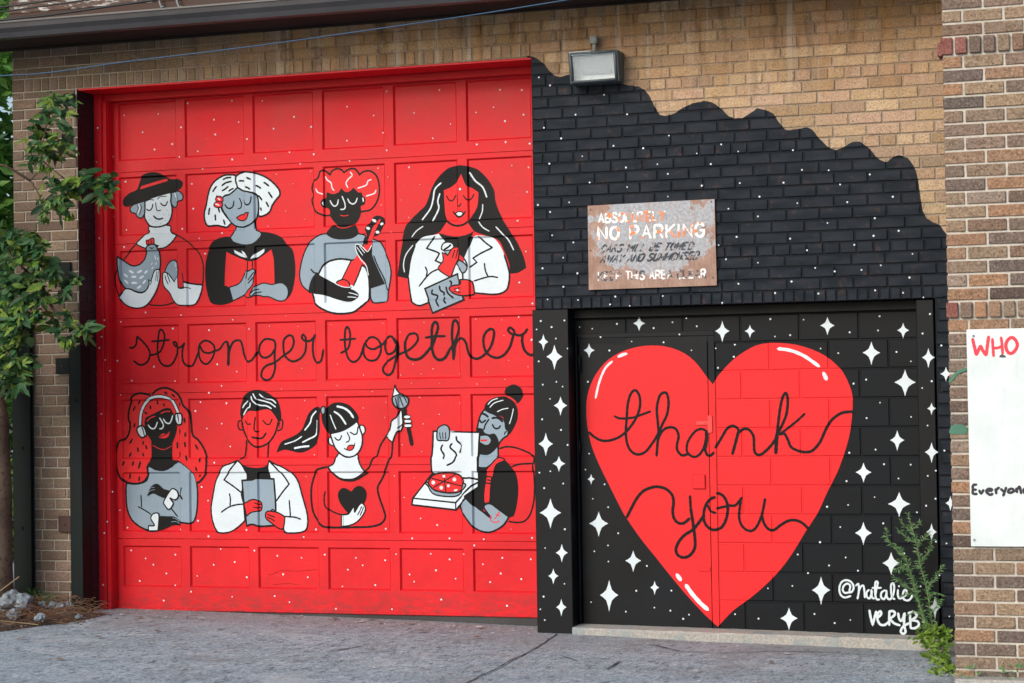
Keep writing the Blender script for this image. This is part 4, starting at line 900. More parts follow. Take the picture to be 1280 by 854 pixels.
a.at(410, 385).st('k', 23, '125 480,170 460,205 430,225 360,225 260,205 210,190 205,175 240,170 350,180 450,210 540,265 577,320 540,350 480,372 400').st('k', 19, '118 340,200 336,287 326').st('k', 23, '390 370,430 320,480 312,530 345,555 400,550 480,510 547,450 562,400 540,370 480,375 400,390 372|392 372,410 415,470 440,530 415,580 380,620 330,655 308')
a.st('k', 24, '722 380,690 315,650 305,610 350,600 420,620 480,660 492,710 460,735 390').st('k', 30, '700 325,735 380,738 480,720 580').st('k', 24, '720 570,690 680,640 717,590 690,580 640,620 580,680 540,760 490,850 450,910 400,950 340,940 285,900 270,850 290,815 360').st('k', 30, '815 355,815 440,840 520,900 550,970 540,1030 490,1080 430,1110 390,1140 300,1165 210,1150 155,1120 160,1100 220,1100 350,1100 430,1130 520,1180 555,1240 530,1285 455').st('k', 21, '1030 317,1130 302,1242 300')
a.at(540, 385).st('k', 28, '170 455,200 420,240 350,275 250,275 180,245 132,215 160,205 300,215 400,222 550').st('k', 26, '228 520,238 400,280 332,330 330,365 380,390 480,430 532,490 537,560 490,620 410,650 310,650 240,610 225,560 270,540 340,555 440,600 500,680 532,760 500,820 420,850 330,860 288|855 282,820 262,805 230,830 210,865 240,880 282,940 290,985 260,1008 223').st('k', 28, '958 288,955 360,980 450,1040 502,1100 482,1140 430')
a.finish('lettering', gd, hd, XLs, ZLs, clip=(None, .35), label='words stronger together in black script across the middle of the door')

# ---- white dots on the door
a = Art(DY, [M_K, M_W, M_G, M_R2], ld=0)
a.at(0, 0, 3.99); D0 = '615 575,784 567,706 659,854 718,766 745,563 782,931 514,1152 502,1062 596,1186 608,903 635,1069 670,1232 694,982 754,895 783,1158 796,1011 843'
def dots(a, o, txt, col='w', lo=7.5, hi=11.5):
    a.at(*o)
    for q in parse(txt)[0]: a.dot(col, random.uniform(lo, hi), q, 7)
dots(a, (0, 0, 3.99), D0)
dots(a, (320, 0, 3.99), '27 502,185 582,83 641,271 632,168 759,288 770,48 791,221 818,450 531,583 575,630 661,449 701,652 456,652 750,911 448,785 562,966 617,878 689,1213 447,1181 534,1094 560,1238 603,1101 721,1245 709,467 803,605 838,759 834,1272 824')
dots(a, (0, 214, 3.99), '621 52,952 63,959 187,566 226,626 292,909 288,994 336,1108 309,619 379,1018 411,726 705,903 718,1161 741,603 752,857 785,1038 793,1242 787,518 436')
dots(a, (0, 428, 3.99), '586 92,763 121,652 191,868 194,974 184,1105 217,1079 110,1176 146,602 262,1042 252,995 298,1125 304,970 343,1101 406,590 393,1027 430,1144 520,1069 600,1001 722,1033 790,598 838')
dots(a, (0, 640, 3.99), '631 79,983 45,1040 122,897 88,1225 91,569 168,649 193,870 214,721 233,760 264,1096 186,825 308,692 345,870 367,979 320,1061 265,1166 251,1226 327,1269 193,953 398,1158 423,817 442')
dots(a, (320, 640, 3.99), '817 33,900 66,643 85,295 88,238 125,779 132,965 132,1136 136,1089 167,102 220,223 230,343 213,494 230,528 267,640 242,454 289,699 211,868 210,1035 210,962 238,894 292,762 313,785 349,992 334,1225 230,1128 262,1217 308,1164 351,131 312,254 327,427 373,591 366,93 420,167 450,399 483,678 485,924 437,1252 468')
dots(a, (640, 0, 3.99), '45 448,54 571,88 717,79 835')
dots(a, (640, 214, 3.99), '72 103,28 248,66 400,33 555,102 660,30 727,95 840')
dots(a, (640, 640, 3.99), '100 130,90 237,43 336')
dots(a, (360, 205, 8.533), '45 208,232 75,170 587,90 765,955 45,1065 140,1200 380,984 437,1100 727')
dots(a, (490, 200, 8.533), '173 77,288 260,90 425,168 612,1060 127,1148 340,1270 52')
dots(a, (520, 200, 8.533), '1018 52,1193 82,892 340,1180 340,1085 655')
dots(a, (235, 205, 8.533), '157 55,30 212,45 478,932 108,1112 210,1033 502,1235 587,842 662,1157 765,363 738,122 797,1198 2')
dots(a, (280, 390, 8.533), '97 85,265 180,475 152,658 42,778 155,820 602,975 700,612 820,125 635')
dots(a, (410, 385, 8.533), '462 82,575 163,22 178,90 598,370 715,98 830,762 258,1015 155,1225 72,898 598,1112 650,985 703,765 715,890 803,1190 807')
dots(a, (540, 385, 8.533), '458 118,737 127,918 95,760 295,1050 348,810 560,1017 628,585 683,778 762,480 812,290 705')
dots(a, (430, 475, 8.533), '303 125,440 237,197 300,425 402,720 38,1020 40,800 185,1225 245,1007 368,835 470,612 692,820 765')
dots(a, (375, 570, 8.533), '55 220,165 785,905 775,1007 212,1213 233,1010 588,1105 445')
dots(a, (505, 570, 8.533), '103 233,168 668,347 738,1135 783')
dots(a, (335, 475, 8.533), '143 97,383 220,740 63,615 165,305 412,485 800')
a.finish('paint_dots', gd, hd)
gd.children[-1]['kind'] = 'stuff' if 'paint_dots' in gd.children[-1].name else ''
a = Art(.24, [M_K, M_W, M_G, M_R2], ld=0, base=.0165)
dots(a, (0, 214, 3.99), '501 336,505 578,527 744,513 826'); dots(a, (0, 428, 3.99), '502 28,531 88,555 143,512 357,513 680,567 745'); dots(a, (0, 640, 3.99), '541 48,526 105,521 363'); dots(a, (0, 0, 3.99), '493 640,488 810')
tag(a.finish('paint_dots', bld, lambda x, z: .24), kind='stuff')

# ------------------------------------------------------------------ heart, stars and dots on the small door, blocks and pillars
HEART = '891.4 480.6*,883 470.6,873 457,861.8 446,848 438,830.5 433,813 432,795.4 434,776.6 440,761.5 449,750 460.6,741.5 474,736 488,733.5 500.7,733 515.7,734 530.8,737 547,741.5 563,750 583,760 603.4,770 623.5,779 641,784 648.8,800.4 672.6,820.5 697.6,840.5 722.7,860.6 746.5,880.6 768,897.5 783.4*,915.7 764,930.7 753,945 742,960 728.5,975 712.7,990 692.6,1007.6 663.8,1022.7 640.5,1035 613.5,1046.5 591,1055 568.4,1061.5 545.8,1064.8 523,1066 498,1062 482,1054 465.6,1045 455.6,1032.7 445.5,1015 436.8,995 431,975 428.8,960 429,945 432,930 440,918 448.5,905.7 460.6,897 471'
def heart_art():
    a = Art(RY, DM, base=.0011); a.at(0, 0, 1).fill('r', HEART)
    a.at(640, 428, 3.99).st('w', 11, '500 95,465 130,435 200,417 278').st('w', 15, '530 72,552 62,572 57')
    a.at(960, 428, 3.99).st('w', 16, '50 32,110 40,180 68,255 120').st('w', 19, '277 152,292 185')
    a.at(640, 640, 3.99).st('w', 20, '822 312,842 340').st('w', 20, '868 365,900 410,940 455,978 488')
    return a
def you_art():
    a = Art(RY, DM, base=.0022); a.at(725, 480)
    a.st('k', 27, '95 515,160 570,240 605,330 600,430 560,520 480,600 360,640 240,635 130,590 67,540 110,510 220,500 350,490 500,500 620,540 710,610 752,690 730,760 650,830 540,880 430,930 320,945 200,930 110,895 92,850 130,820 260,830 400,838 500,830 600,817 770').st('k', 24, '367 343,430 368,560 360,650 330,753 293').st('k', 27, '825 620,860 530,910 477,980 462,1030 490,1052 560,1035 650,1040 710,1090 762,1155 745')
    a.at(850, 480).st('k', 25, '60 755,90 750,110 765|275 498,230 480,170 500,110 570,75 650,80 730,140 777,200 760,250 690,275 600,287 505').st('k', 34, '282 500,283 600,265 700').st('k', 27, '268 700,290 757,330 762,362 730|377 680,440 580,500 480,560 447,610 470,627 500').st('k', 29, '627 500,600 600,560 748').st('k', 27, '627 520,680 480,740 492,785 560,790 660,800 730,850 757,920 710,1000 620,1060 500,1130 340,1150 200,1135 102,1100 130,1070 250,1050 400,1032 560').st('k', 36, '1035 530,1028 640,1022 740')
    a.at(950, 480).st('k', 23, '480 315,400 390,300 470,212 537').st('k', 27, '205 540,260 532,300 600,330 670,400 710,480 727,560 710,640 620,700 490,760 390,850 320,930 298,1010 298')
    a.at(770, 600).st('k', 29, '115 400,160 310,220 200,290 120,380 80,460 74,540 100,600 162,615 240,605 330,620 410,660 455,720 462,785 410').st('k', 22, '790 170,793 230,797 300').st('k', 30, '797 300,820 450,840 600,842 720,790 802,720 827,660 800,640 740,670 660,730 590,820 530,880 460,935 385').st('k', 28, '1060 182,1000 210,950 290,935 400,960 480,1020 527,1080 527,1140 490,1180 400,1192 280,1160 190,1110 147,1075 145').st('k', 24, '975 265,1010 330,1067 352|1075 305,1130 290,1200 275')
    a.at(880, 600).st('k', 25, '250 268,330 272,380 220,405 187|395 192,382 300,375 400,400 480,450 530,510 542,560 500,600 420,630 320,652 200').st('k', 27, '620 380,640 460,690 525,750 532,820 480,900 435,980 430,1050 460,1115 522')
    return a
sp1, sp2 = lx1+.0005, jx1+.0010
hl = lambda x, z: RY
hj = lambda x, z: RY-.0025
heart_art().finish('painted_heart', md, hl, clip=(None, lx1), label='left half of the big red heart with white shine marks')
heart_art().finish('painted_heart', md, hj, clip=(lx1+.005, jx1), label='strip of the red heart on the door jamb')
heart_art().finish('painted_heart', bw, hb, BXL, BZL, clip=(jx1+.001, None), label='right half of the big red heart')
you_art().finish('lettering', md, hl, clip=(None, lx1), label='black script th and y of thank you')
you_art().finish('lettering', md, hj, clip=(lx1+.005, jx1))
you_art().finish('lettering', bw, hb, BXL, BZL, clip=(jx1+.001, None), label='black script nk and ou of thank you')
sg = Art(RY, DM, base=.0022); sg.at(1030, 710)
sg.st('w', 20, '270 250,280 190,250 167,215 187,200 230,220 265,260 262,300 252,317 200,290 150,240 130,190 150,165 210,175 280,220 315,287 298|340 190,368 172,372 250,358 330|368 262,392 202,420 190,432 250,437 318|482 232,455 262,460 310,490 322,510 262,505 232|505 235,515 318,542 322|548 300,560 220,575 160,560 143,547 170,545 260,560 330,595 335|515 213,612 212|652 237,615 262,610 310,640 332,665 282,665 237|667 240,672 310,700 335,732 300,750 220,740 165,717 182,718 260,730 320,757 332|790 232,790 300,815 325,870 292,885 250,860 235,842 280,850 330,890 347,925 328,942 288|800 195')
sg.st('w', 24, '485 450,500 530,520 607*,540 530,558 462|577 530,612 490,600 462,572 492,572 550,600 602,650 607,690 575|697 462,697 612|692 465,740 460,757 497,702 542*,750 590,812 612|792 480,802 540,830 562,860 482|862 480,855 600,870 680,845 702,820 680,840 632,905 588|917 480,925 642|900 482,960 470,990 512,932 557*,1000 570,1012 610,970 642,922 640')
sg.finish('signature', bw, hb, BXL, BZL, label='white hand-painted artist handle in two lines')
STARS_P = [(679.6,427.5,6,10),(693.4,446,10,15),(701,507,8.5,11.5),(682.6,555,9,14),(699,579.6,8,9.5),(688.4,641,13.5,18),(702.6,691,7.5,11),(692,720,6.5,9.5),(702,759,6.5,10.5)]
STARS_D = [(736.5,438,7,8.5),(739,599,4.5,6.5),(748.5,654.5,12,15),(791.6,701,10,13),(761.5,744,11.5,19),(818.4,734.5,5.5,8.5)]
STARS_B = [(799,404.4,7.5,8.5),(903,414,9,13),(937.5,414,6.5,8),(1034.4,407,9,11),(1129,413,7.5,9.5),(1089.3,441,11,14),(1131.4,478,13.5,16),(1121.6,550.3,9,12.5),(1079.5,590.4,10,12),(1124,630,14,15),(1079.3,666.3,10.5,14),(1114,704,11,14),(1026.4,737.7,11.5,17),(986.3,773,11,13.5)]
STARS_Q = [(1160.5,447,8,12),(1164.5,510.7,5.5,7.5),(1164.5,565.3,8.5,12.5),(1164.5,665,6.5,11),(1168.8,759,7,14)]
def stars(lst, Y, par, hf, xl=(), zl=()):
    for x, y, w, h in lst:
        a = Art(Y, DM, base=.002); a.at(0, 0, 1).fill('w', star_pts(x, y, w, h)); a.finish('painted_star', par, hf, xl, zl)
stars(STARS_P, 0, pil, lambda x, z: -.004); stars(STARS_D, RY, md, hl); stars(STARS_B, RY, bw, hb, BXL, BZL); stars(STARS_Q, .02, pil2, lambda x, z: .02)
stars([(1182.5, 467.5, 7, 9), (1188, 629, 6, 9)], 0, bld, lambda x, z: -.001)
def dotset(Y, par, hf, sets, base=.003):
    a = Art(Y, DM, ld=0, base=base)
    for o, s in sets: dots(a, o, s, lo=7, hi=11)
    o = a.finish('paint_dots', par, hf); tag(o, kind='stuff')
dotset(0, bld, lambda x, z: -.001, [((640, 0, 3.99), '135 387,190 427,460 474,318 573,575 571,160 638,246 691,507 728,655 740,783 677,1044 721,1129 756,923 766,351 780,187 817,569 836,726 820,992 819'),
 ((640, 214, 3.99), '388 57,575 80,778 14,947 73,1137 60,1235 128,778 127,286 156,130 169,191 204,201 320,1080 188,1227 226,1121 328,307 356,256 432,1031 369,1068 440,1227 457,153 485,327 510,257 577,1130 562,179 640,330 643,490 665,516 626,588 672,753 623,1049 657'),
 ((960, 0, 3.99), '125 750,170 848,303 850'), ((960, 214, 3.99), '508 17,78 58,360 67,147 160,396 155,623 128,533 235,297 259,111 337,652 298,527 323,431 368,195 395,721 413,236 483,333 500,467 493,563 470,706 531,118 551,36 608,252 611,535 595,674 607,775 630'),
 ((960, 428, 3.99), '865 16,880 540'), ((960, 640, 3.99), '891 157,905 521')])
dotset(0, pil, lambda x, z: -.004, [((640, 214, 3.99), '145 748,263 745,199 778,124 790,220 835'), ((640, 428, 3.99), '278 31,135 95,155 211,223 197,254 221,191 282,152 384,246 437,279 512,138 650,193 643,257 704,162 727'), ((640, 640, 3.99), '265 86,167 180,263 358,159 422,143 485,165 539')])
dotset(RY, md, lambda x, z: RY-.003, [((640, 428, 3.99), '380 197,487 41,386 555,463 708,404 780,481 822,368 635,757 0,896 40'), ((640, 640, 3.99), '531 106,480 167,412 196,482 247,674 269,621 393,796 392,396 450,569 497,711 477,791 492,884 512,855 533'), ((640, 214, 3.99), '598 850,443 828,836 815')])
dotset(RY, bw, lambda x, z: RY-.0005, [((640, 214, 3.99), '338 778,401 786,524 762,801 754,707 783,870 734,922 774'), ((960, 214, 3.99), '12 738,178 741,557 724,549 795,408 804,35 825,111 818'), ((640, 428, 3.99), '1017 30,1112 12,1107 72,1028 127'),
 ((960, 428, 3.99), '263 31,351 54,641 48,713 95,490 186,427 206,559 301,492 378,714 372,406 551,537 535,579 608,712 610,651 679,392 692,532 772,400 811,295 820,743 848'),
 ((640, 640, 3.99), '1113 510,1230 532'), ((960, 640, 3.99), '575 57,361 75,260 151,149 212,388 227,305 267,449 293,200 305,122 369,0 381,680 207,761 371,654 371,232 509,333 554,411 539')])
dotset(.02, pil2, lambda x, z: .02, [((960, 214, 3.99), '808 713,771 810'), ((960, 428, 3.99), '817 194,769 228,796 415,837 640,797 666,836 780,789 815'), ((960, 640, 3.99), '838 148,819 351,855 316')])

# ------------------------------------------------------------------ rusty no-parking sign
t = NT('rusty_sign_face'); p = t.pos()
a_ = t.noise(p, 7, 6, .62); b_ = t.noise(t.scaled(p, (60, 60, 8)), 2, 3, .6); c_ = t.noise(p, 55, 4, .7)
sep = t.node('ShaderNodeSeparateXYZ'); t.l(p, sep.inputs[0])
cxs, czs = .80, 2.43     # the pale coating survives in the middle and upper right
dx = t.math('DIVIDE', t.math('SUBTRACT', sep.outputs[0], cxs), .46); dz = t.math('DIVIDE', t.math('SUBTRACT', sep.outputs[2], czs+.06), .28)
rr = t.math('ADD', t.math('MULTIPLY', dx, dx), t.math('MULTIPLY', dz, dz))
f_ = t.math('SUBTRACT', t.math('MULTIPLY_ADD', t.math('MULTIPLY_ADD', t.noise(p, 22, 5, .75), .45, t.math('MULTIPLY', a_, .6)), 3.4, -.95), rr)
rust = t.mix(t.ramp(t.math('MULTIPLY_ADD', b_, .4, t.math('MULTIPLY', t.noise(p, 12, 5), .6)), [(.38, 0), (.62, 1)]), (.21, .115, .085), (.32, .215, .175)); rust = t.mix(t.ramp(c_, [(.6, 0), (.72, .7)]), rust, (.17, .07, .05))
pale = t.mix(t.ramp(c_, [(.35, 0), (.65, 1)]), (.21, .235, .275), (.37, .395, .44)); streak = t.noise(t.scaled(p, (26, 26, 3)), 1.5, 5, .7); pale = t.mix(t.ramp(streak, [(.50, 0), (.66, .7)]), pale, (.30, .20, .165))
co = t.mix(t.ramp(f_, [(.0, 0), (.10, 1)]), rust, pale); t.bump(c_, .3, .002); M_SIGN = t.fin(co, .55, .4)
def worn(name, c1, c2, base, thr=.5, am=.75):
    t = NT(name); p = t.pos(); n = t.noise(p, 38, 3, .6); n2 = t.noise(p, 16, 3, .6)
    c = t.mix(t.ramp(n2, [(thr-.02, 0), (thr+.02, 1)]), c1, c2); c = t.mix(t.ramp(n, [(.52, 0), (.60, am)]), c, base); return t.fin(c, .6, .3)
M_S1 = worn('worn_white_orange_letters', (.80, .80, .78), (.80, .20, .06), (.46, .46, .50), .54, .35)
M_S2 = worn('worn_black_letters', (.030, .040, .055), (.06, .07, .09), (.40, .38, .40), .6)
M_S3 = worn('worn_white_black_letters', (.72, .74, .76), (.05, .06, .08), (.46, .36, .34), .52)
ns = thing('no_parking_sign', 'rusty metal sign reading absolutely no parking, screwed to the black brick', 'sign', (.78, -.02, 2.41))
c4 = [P(734.5, 257.3, -.018), P(893, 248.8, -.018), P(896, 356.8, -.018), P(736, 362.5, -.018)]
bm = new(); A_ = [bm.verts.new((q.x, -.018, q.z)) for q in c4]; B_ = [bm.verts.new((q.x, -.012, q.z)) for q in c4]
bm.faces.new(A_); bm.faces.new(B_[::-1])
for i in range(4): bm.faces.new((A_[i], B_[i], B_[(i+1) % 4], A_[(i+1) % 4]))
bmesh.ops.recalc_face_normals(bm, faces=bm.faces); done(bm, 'plate', M_SIGN, ns)
for x, y in ((889, 252), (738, 313), (891, 347), (738, 262)):
    q = P(x, y, -.018); bm = new(); tube(bm, [(q.x, -.018, q.z), (q.x, -.023, q.z)], .005, 8); done(bm, 'screw', M_TWIG, ns)
GL = {'A': '0 0,2 6*,4 0|.8 2.2,3.2 2.2', 'B': '0 0,0 6|0 6,2.4 6,3.3 5.2,3.3 3.9,2.2 3.1,0 3.1|2.2 3.1,3.7 2.5,3.7 .8,2.6 0,0 0', 'S': '3.6 5,2.6 6,1 6,.2 5,.5 3.8,3.2 2.5,3.8 1.3,2.8 0,1 0,.1 1', 'O': '2 6,.4 5,0 3,.5 1,2 0,3.5 1,4 3,3.6 5,2 6', 'L': '0 6,0 0*,3.4 0', 'U': '0 6,0 1.4,1 0,3 0,4 1.4,4 6', 'T': '0 6,4 6|2 6,2 0', 'E': '3.5 6,0 6*,0 0*,3.5 0|0 3.1,2.8 3.1', 'Y': '0 6,2 3.2|4 6,2 3.2*,2 0', 'N': '0 0,0 6*,4 0*,4 6', 'P': '0 0,0 6|0 6,2.8 6,3.8 5,3.7 3.6,2.6 2.8,0 2.8', 'R': '0 0,0 6|0 6,2.8 6,3.7 5,3.6 3.7,2.5 3,0 3|2.2 3,4 0', 'K': '0 0,0 6|3.8 6,0 2.6|1.3 3.7,4 0', 'I': '0 0,0 6', 'G': '3.8 4.8,2.8 6,1.2 6,.1 4.6,.1 1.5,1.2 0,3 0,3.9 1.2,3.9 2.8*,2.2 2.8', 'C': '3.8 4.8,2.8 6,1.2 6,.1 4.6,.1 1.5,1.2 0,2.9 0,3.8 1.2', 'W': '0 6,1.2 0*,2.5 4.6*,3.8 0*,5 6', 'D': '0 0,0 6|0 6,2.4 6,3.8 4.6,3.8 1.4,2.4 0,0 0', 'M': '0 0,0 6*,2.2 2*,4.4 6*,4.4 0', 'H': '0 0,0 6|4 0,4 6|0 3,4 3'}
def text_line(a, txt, x0, y0, x1, y1, h, w, slant=0, gap=1.5):
    """capital letters between two photo pixels, h pixels tall"""
    ws = {'I': .6, 'W': 5, 'M': 4.4, ' ': 1.9}; tot = sum(ws.get(c, 4)+gap for c in txt)-gap
    L = math.hypot(x1-x0, y1-y0); u = L/tot; ux, uy = (x1-x0)/L, (y1-y0)/L; X = 0
    for c in txt:
        if c != ' ':
            s = []
            for part in GL[c].split('|'):
                pts, cor = parse(part); o = []
                for (gx_, gy_), cr in zip(pts, cor):
                    d = (X+gx_)*u+slant*gy_/6*h; o.append(f'{x0+ux*d} {y0+uy*d-gy_/6*h}'+('*' if cr or len(pts) < 4 else ''))
                s.append(','.join(o))
            a.st('k', w, '|'.join(s))
        X += ws.get(c, 4)+gap
for txt, x0, y0, x1, y1, h, w, sl_, mt, nm in (('ABSOLUTELY', 748.5, 278.5, 831, 275, 11, 2.1, 0, M_S1, 'letter_row'), ('NO PARKING', 748, 300, 880, 295, 15.5, 3.2, 0, M_S1, 'letter_row'),
    ('CARS WILL BE TOWED', 750, 315.5, 864, 311.5, 8.5, 1.5, 4.5/8.5, M_S2, 'letter_row'), ('AWAY AND SUMMONSED', 750, 328.5, 871, 323.5, 8.5, 1.5, 4.5/8.5, M_S2, 'letter_row'), ('KEEP THIS AREA CLEAR', 748, 350.5, 882, 347, 10, 1.9, 0, M_S3, 'letter_row')):
    a = Art(-.018, [mt]*4, base=.0006); a.at(0, 0, 1); text_line(a, txt, x0, y0, x1, y1, h, w, sl_, 1.9 if 'NO P' in txt else 1.5)
    a.finish(nm, ns, lambda x, z: -.018)

# ------------------------------------------------------------------ wall light
t = NT('lamp_glass'); t.b.inputs['Transmission Weight'].default_value = .75; t.b.inputs['IOR'].default_value = 1.3; M_GLASS = t.fin((.85, .9, .92), .12, .5)
t = NT('lamp_reflector'); M_REFL = t.fin((.72, .74, .76), .28, .5, .75)
M_LH = paint_mat('weathered_bronze_housing', (.075, .095, .11), .5, .25, .4, wear=((.4, .42, .42), .66, .5))
wl = thing('wall_light', 'square dark metal floodlight with a glass front high on the wall above the black paint', 'lamp', (.47, 0, 3.52))
yb, yt = -.115, -.165
TL, TR, BR_, BL_ = P(709.5, 66, yt), P(771.5, 62, yt), P(774, 101, yb), P(713, 105, yb)
bm = new()
F_ = [Vector((TL.x, yt, TL.z)), Vector((TR.x, yt, TR.z)), Vector((BR_.x, yb, BR_.z)), Vector((BL_.x, yb, BL_.z))]
cc = sum(F_, Vector())/4
I2 = [q+(cc-q)*.17 for q in F_]
back = [Vector((q.x, -.001, q.z+(.0 if i < 2 else .0))) for i, q in enumerate(F_)]
fo = [bm.verts.new(q) for q in F_]; fi = [bm.verts.new(q) for q in I2]; bk = [bm.verts.new(q) for q in back]
di = [bm.verts.new(q+(cc-q)*.12+Vector((0, .085, 0))) for q in I2]
for i in range(4):
    k = (i+1) % 4
    bm.faces.new((fo[i], fo[k], fi[k], fi[i])); bm.faces.new((fo[i], bk[i], bk[k], fo[k]))
    f = bm.faces.new((fi[i], fi[k], di[k], di[i])); f.material_index = 1
f = bm.faces.new(di); f.material_index = 1
bmesh.ops.recalc_face_normals(bm, faces=bm.faces)
done(bm, 'housing', [M_LH, M_REFL], wl)
bm = new(); gl = [q+Vector((0, .006, 0)) for q in I2]; g2 = [q+Vector((0, .009, 0)) for q in gl]
ga = [bm.verts.new(q) for q in gl]; gb = [bm.verts.new(q) for q in g2]; bm.faces.new(ga); bm.faces.new(gb[::-1])
for i in range(4): bm.faces.new((ga[i], gb[i], gb[(i+1) % 4], ga[(i+1) % 4]))
bmesh.ops.recalc_face_normals(bm, faces=bm.faces); done(bm, 'lens', M_GLASS, wl)
bm = new(); fr = [q+(cc-q)*.10 for q in F_]
for i in range(4):
    a_, b_ = fr[i]+Vector((0, -.006, 0)), fr[(i+1) % 4]+Vector((0, -.006, 0)); tube(bm, [a_, b_], .008, 6)
done(bm, 'rim', M_LH, wl)
bm = new(); q = P(738, 98, -.13); tube(bm, [(cc.x-.09, -.055, cc.z-.02), (cc.x+.09, -.055, cc.z-.02)], .018, 10); done(bm, 'bulb', M_W, wl)
bm = new(); q = P(743, 62, -.05); tube(bm, [(q.x, -.05, q.z-.02), (q.x, -.05, q.z+.035)], .012, 8); box(bm, q.x-.024, q.x+.022, -.075, -.02, q.z+.035, q.z+.085, .006); tube(bm, [(q.x, -.05, q.z+.06), (q.x, .01, q.z+.06)], .014, 8); done(bm, 'photocell', M_CONC, wl)
bm = new(); box(bm, TL.x+.01, TL.x+.15, yt-.006, yt+.03, TL.z-.020, TL.z+.002, .003); done(bm, 'label_strip', M_W, wl)

# ------------------------------------------------------------------ steel posts and plates at the left
def post(label, pxl_, pxr_, ytop, yq, d0, d1, flange):
    a, b = P(pxl_, 600, yq), P(pxr_, 600, yq); zt = P((pxl_+pxr_)/2, ytop, yq).z
    o = thing('steel_post', label, 'post', ((a.x+b.x)/2, (d0+d1)/2, 0), group='dark green steel guard posts')
    bm = new(); box(bm, a.x, b.x, d0, d0+.014, -.1, zt, .002)
    if flange: box(bm, (a.x+b.x)/2-.006, (a.x+b.x)/2+.006, d0+.0142, d1-.014, -.1, zt-.002); box(bm, a.x, b.x, d1-.0138, d1, -.1, zt, .002)
    else: box(bm, b.x-.014, b.x, d0+.0142, d1, -.1, zt-.001, .002)
    done(bm, 'channel', M_STEEL, o)
    for yy in ((560, 660) if flange else (500,)):
        q = P((pxl_+pxr_)/2, yy, yq); bm = new(); tube(bm, [(q.x, d0+.001, q.z), (q.x, d0-.010, q.z)], .012, 6); done(bm, 'bolt', M_STEEL, o)
    return o
post('wide dark green steel post nearest the tree trunk', 16.2, 38.5, 398, -.062, -.062, -.016, True)
post('narrow dark green corner guard against the black jamb of the garage door', 87.3, 102.3, 432, -.016, -.016, .12, False)
for n_, (x0, y0, x1, y1, lb) in enumerate(((78.5, 117.5, 92.5, 130.5, 'small dark plate on the bricks near the top left corner of the garage door'), (78, 170, 89.5, 180.5, 'small dark plate half hidden by the topmost leaves'), (72.5, 328, 88, 356, 'larger black plate on the bricks behind the middle leaves'), (72, 363, 87, 373, 'flat dark plate just under the larger black plate'), (69, 448, 86.5, 467.5, 'dark tilted plate touching the top of the corner guard'), (72.5, 645, 88.5, 665.5, 'rusty dark plate low on the brick strip beside the corner guard'))):
    a, b = P(x0, y0, -.02), P(x1, y1, -.02)
    o = thing('steel_plate', lb, 'plate', ((a.x+b.x)/2, -.01, (a.z+b.z)/2), group='dark plates bolted to the left brick strip')
    bm = new(); box(bm, a.x, b.x, -.020, -.004, b.z, a.z, .003); done(bm, 'plate', M_STEEL if n_ != 5 else M_BROWN, o)
    bm = new(); tube(bm, [((a.x+b.x)/2, -.019, (a.z+b.z)/2), ((a.x+b.x)/2, -.027, (a.z+b.z)/2)], .008, 6); done(bm, 'bolt', M_BROWN, o)

# ------------------------------------------------------------------ cables
def cable(label, px, Y, r, mat):
    L = [P(x, y, yy) for (x, y), yy in zip(px, Y)]
    a, b = L[0]+(L[0]-L[1])*2.5, L[-1]+(L[-1]-L[-2])*2.5
    pts = spline([tuple(q) for q in [a]+L+[b]], [False]*(len(L)+2), False)
    bm = new(); tube(bm, pts, r, 6); o = done(bm, 'cable', mat); tag(o, label, 'cable', 'cables running past the eaves'); return o
def spline3(p): pass
_sp = spline
def spline(pts, corner, closed):
    if len(pts[0]) == 2: return _sp(pts, corner, closed)
    out = []
    for i in range(len(pts)-1):
        p0, p1, p2, p3 = pts[max(0, i-1)], pts[i], pts[i+1], pts[min(len(pts)-1, i+2)]
        for s in range(6):
            u = s/6; out.append(tuple(.5*(2*b+(-a+c)*u+(2*a-5*b+4*c-d)*u*u+(-a+3*b-3*c+d)*u**3) for a, b, c, d in zip(p0, p1, p2, p3)))
    out.append(pts[-1]); return out
cable('long blue cable sagging across the bricks above the garage door', [(0, 95), (60, 91), (160, 77), (320, 57.5), (480, 35), (600, 17.5), (715, -1)], [-1.2, -1.15, -1.1, -1.0, -.9, -.8, -.75], .0042, M_CABLEB)
cable('uppermost black cable in the top left corner above the gutter', [(-5, 10), (30, 5.5), (75, -1)], [-1.3, -1.3, -1.3], .006, M_CABLE)
cable('middle black cable in the top left corner above the gutter', [(-5, 16), (60, 7), (115, -1)], [-1.3, -1.3, -1.3], .005, M_CABLE)
cable('lowest black cable in the top left corner just above the gutter', [(-5, 26), (60, 19), (130, 9), (200, -1)], [-1.35, -1.3, -1.3, -1.3], .008, M_CABLE)
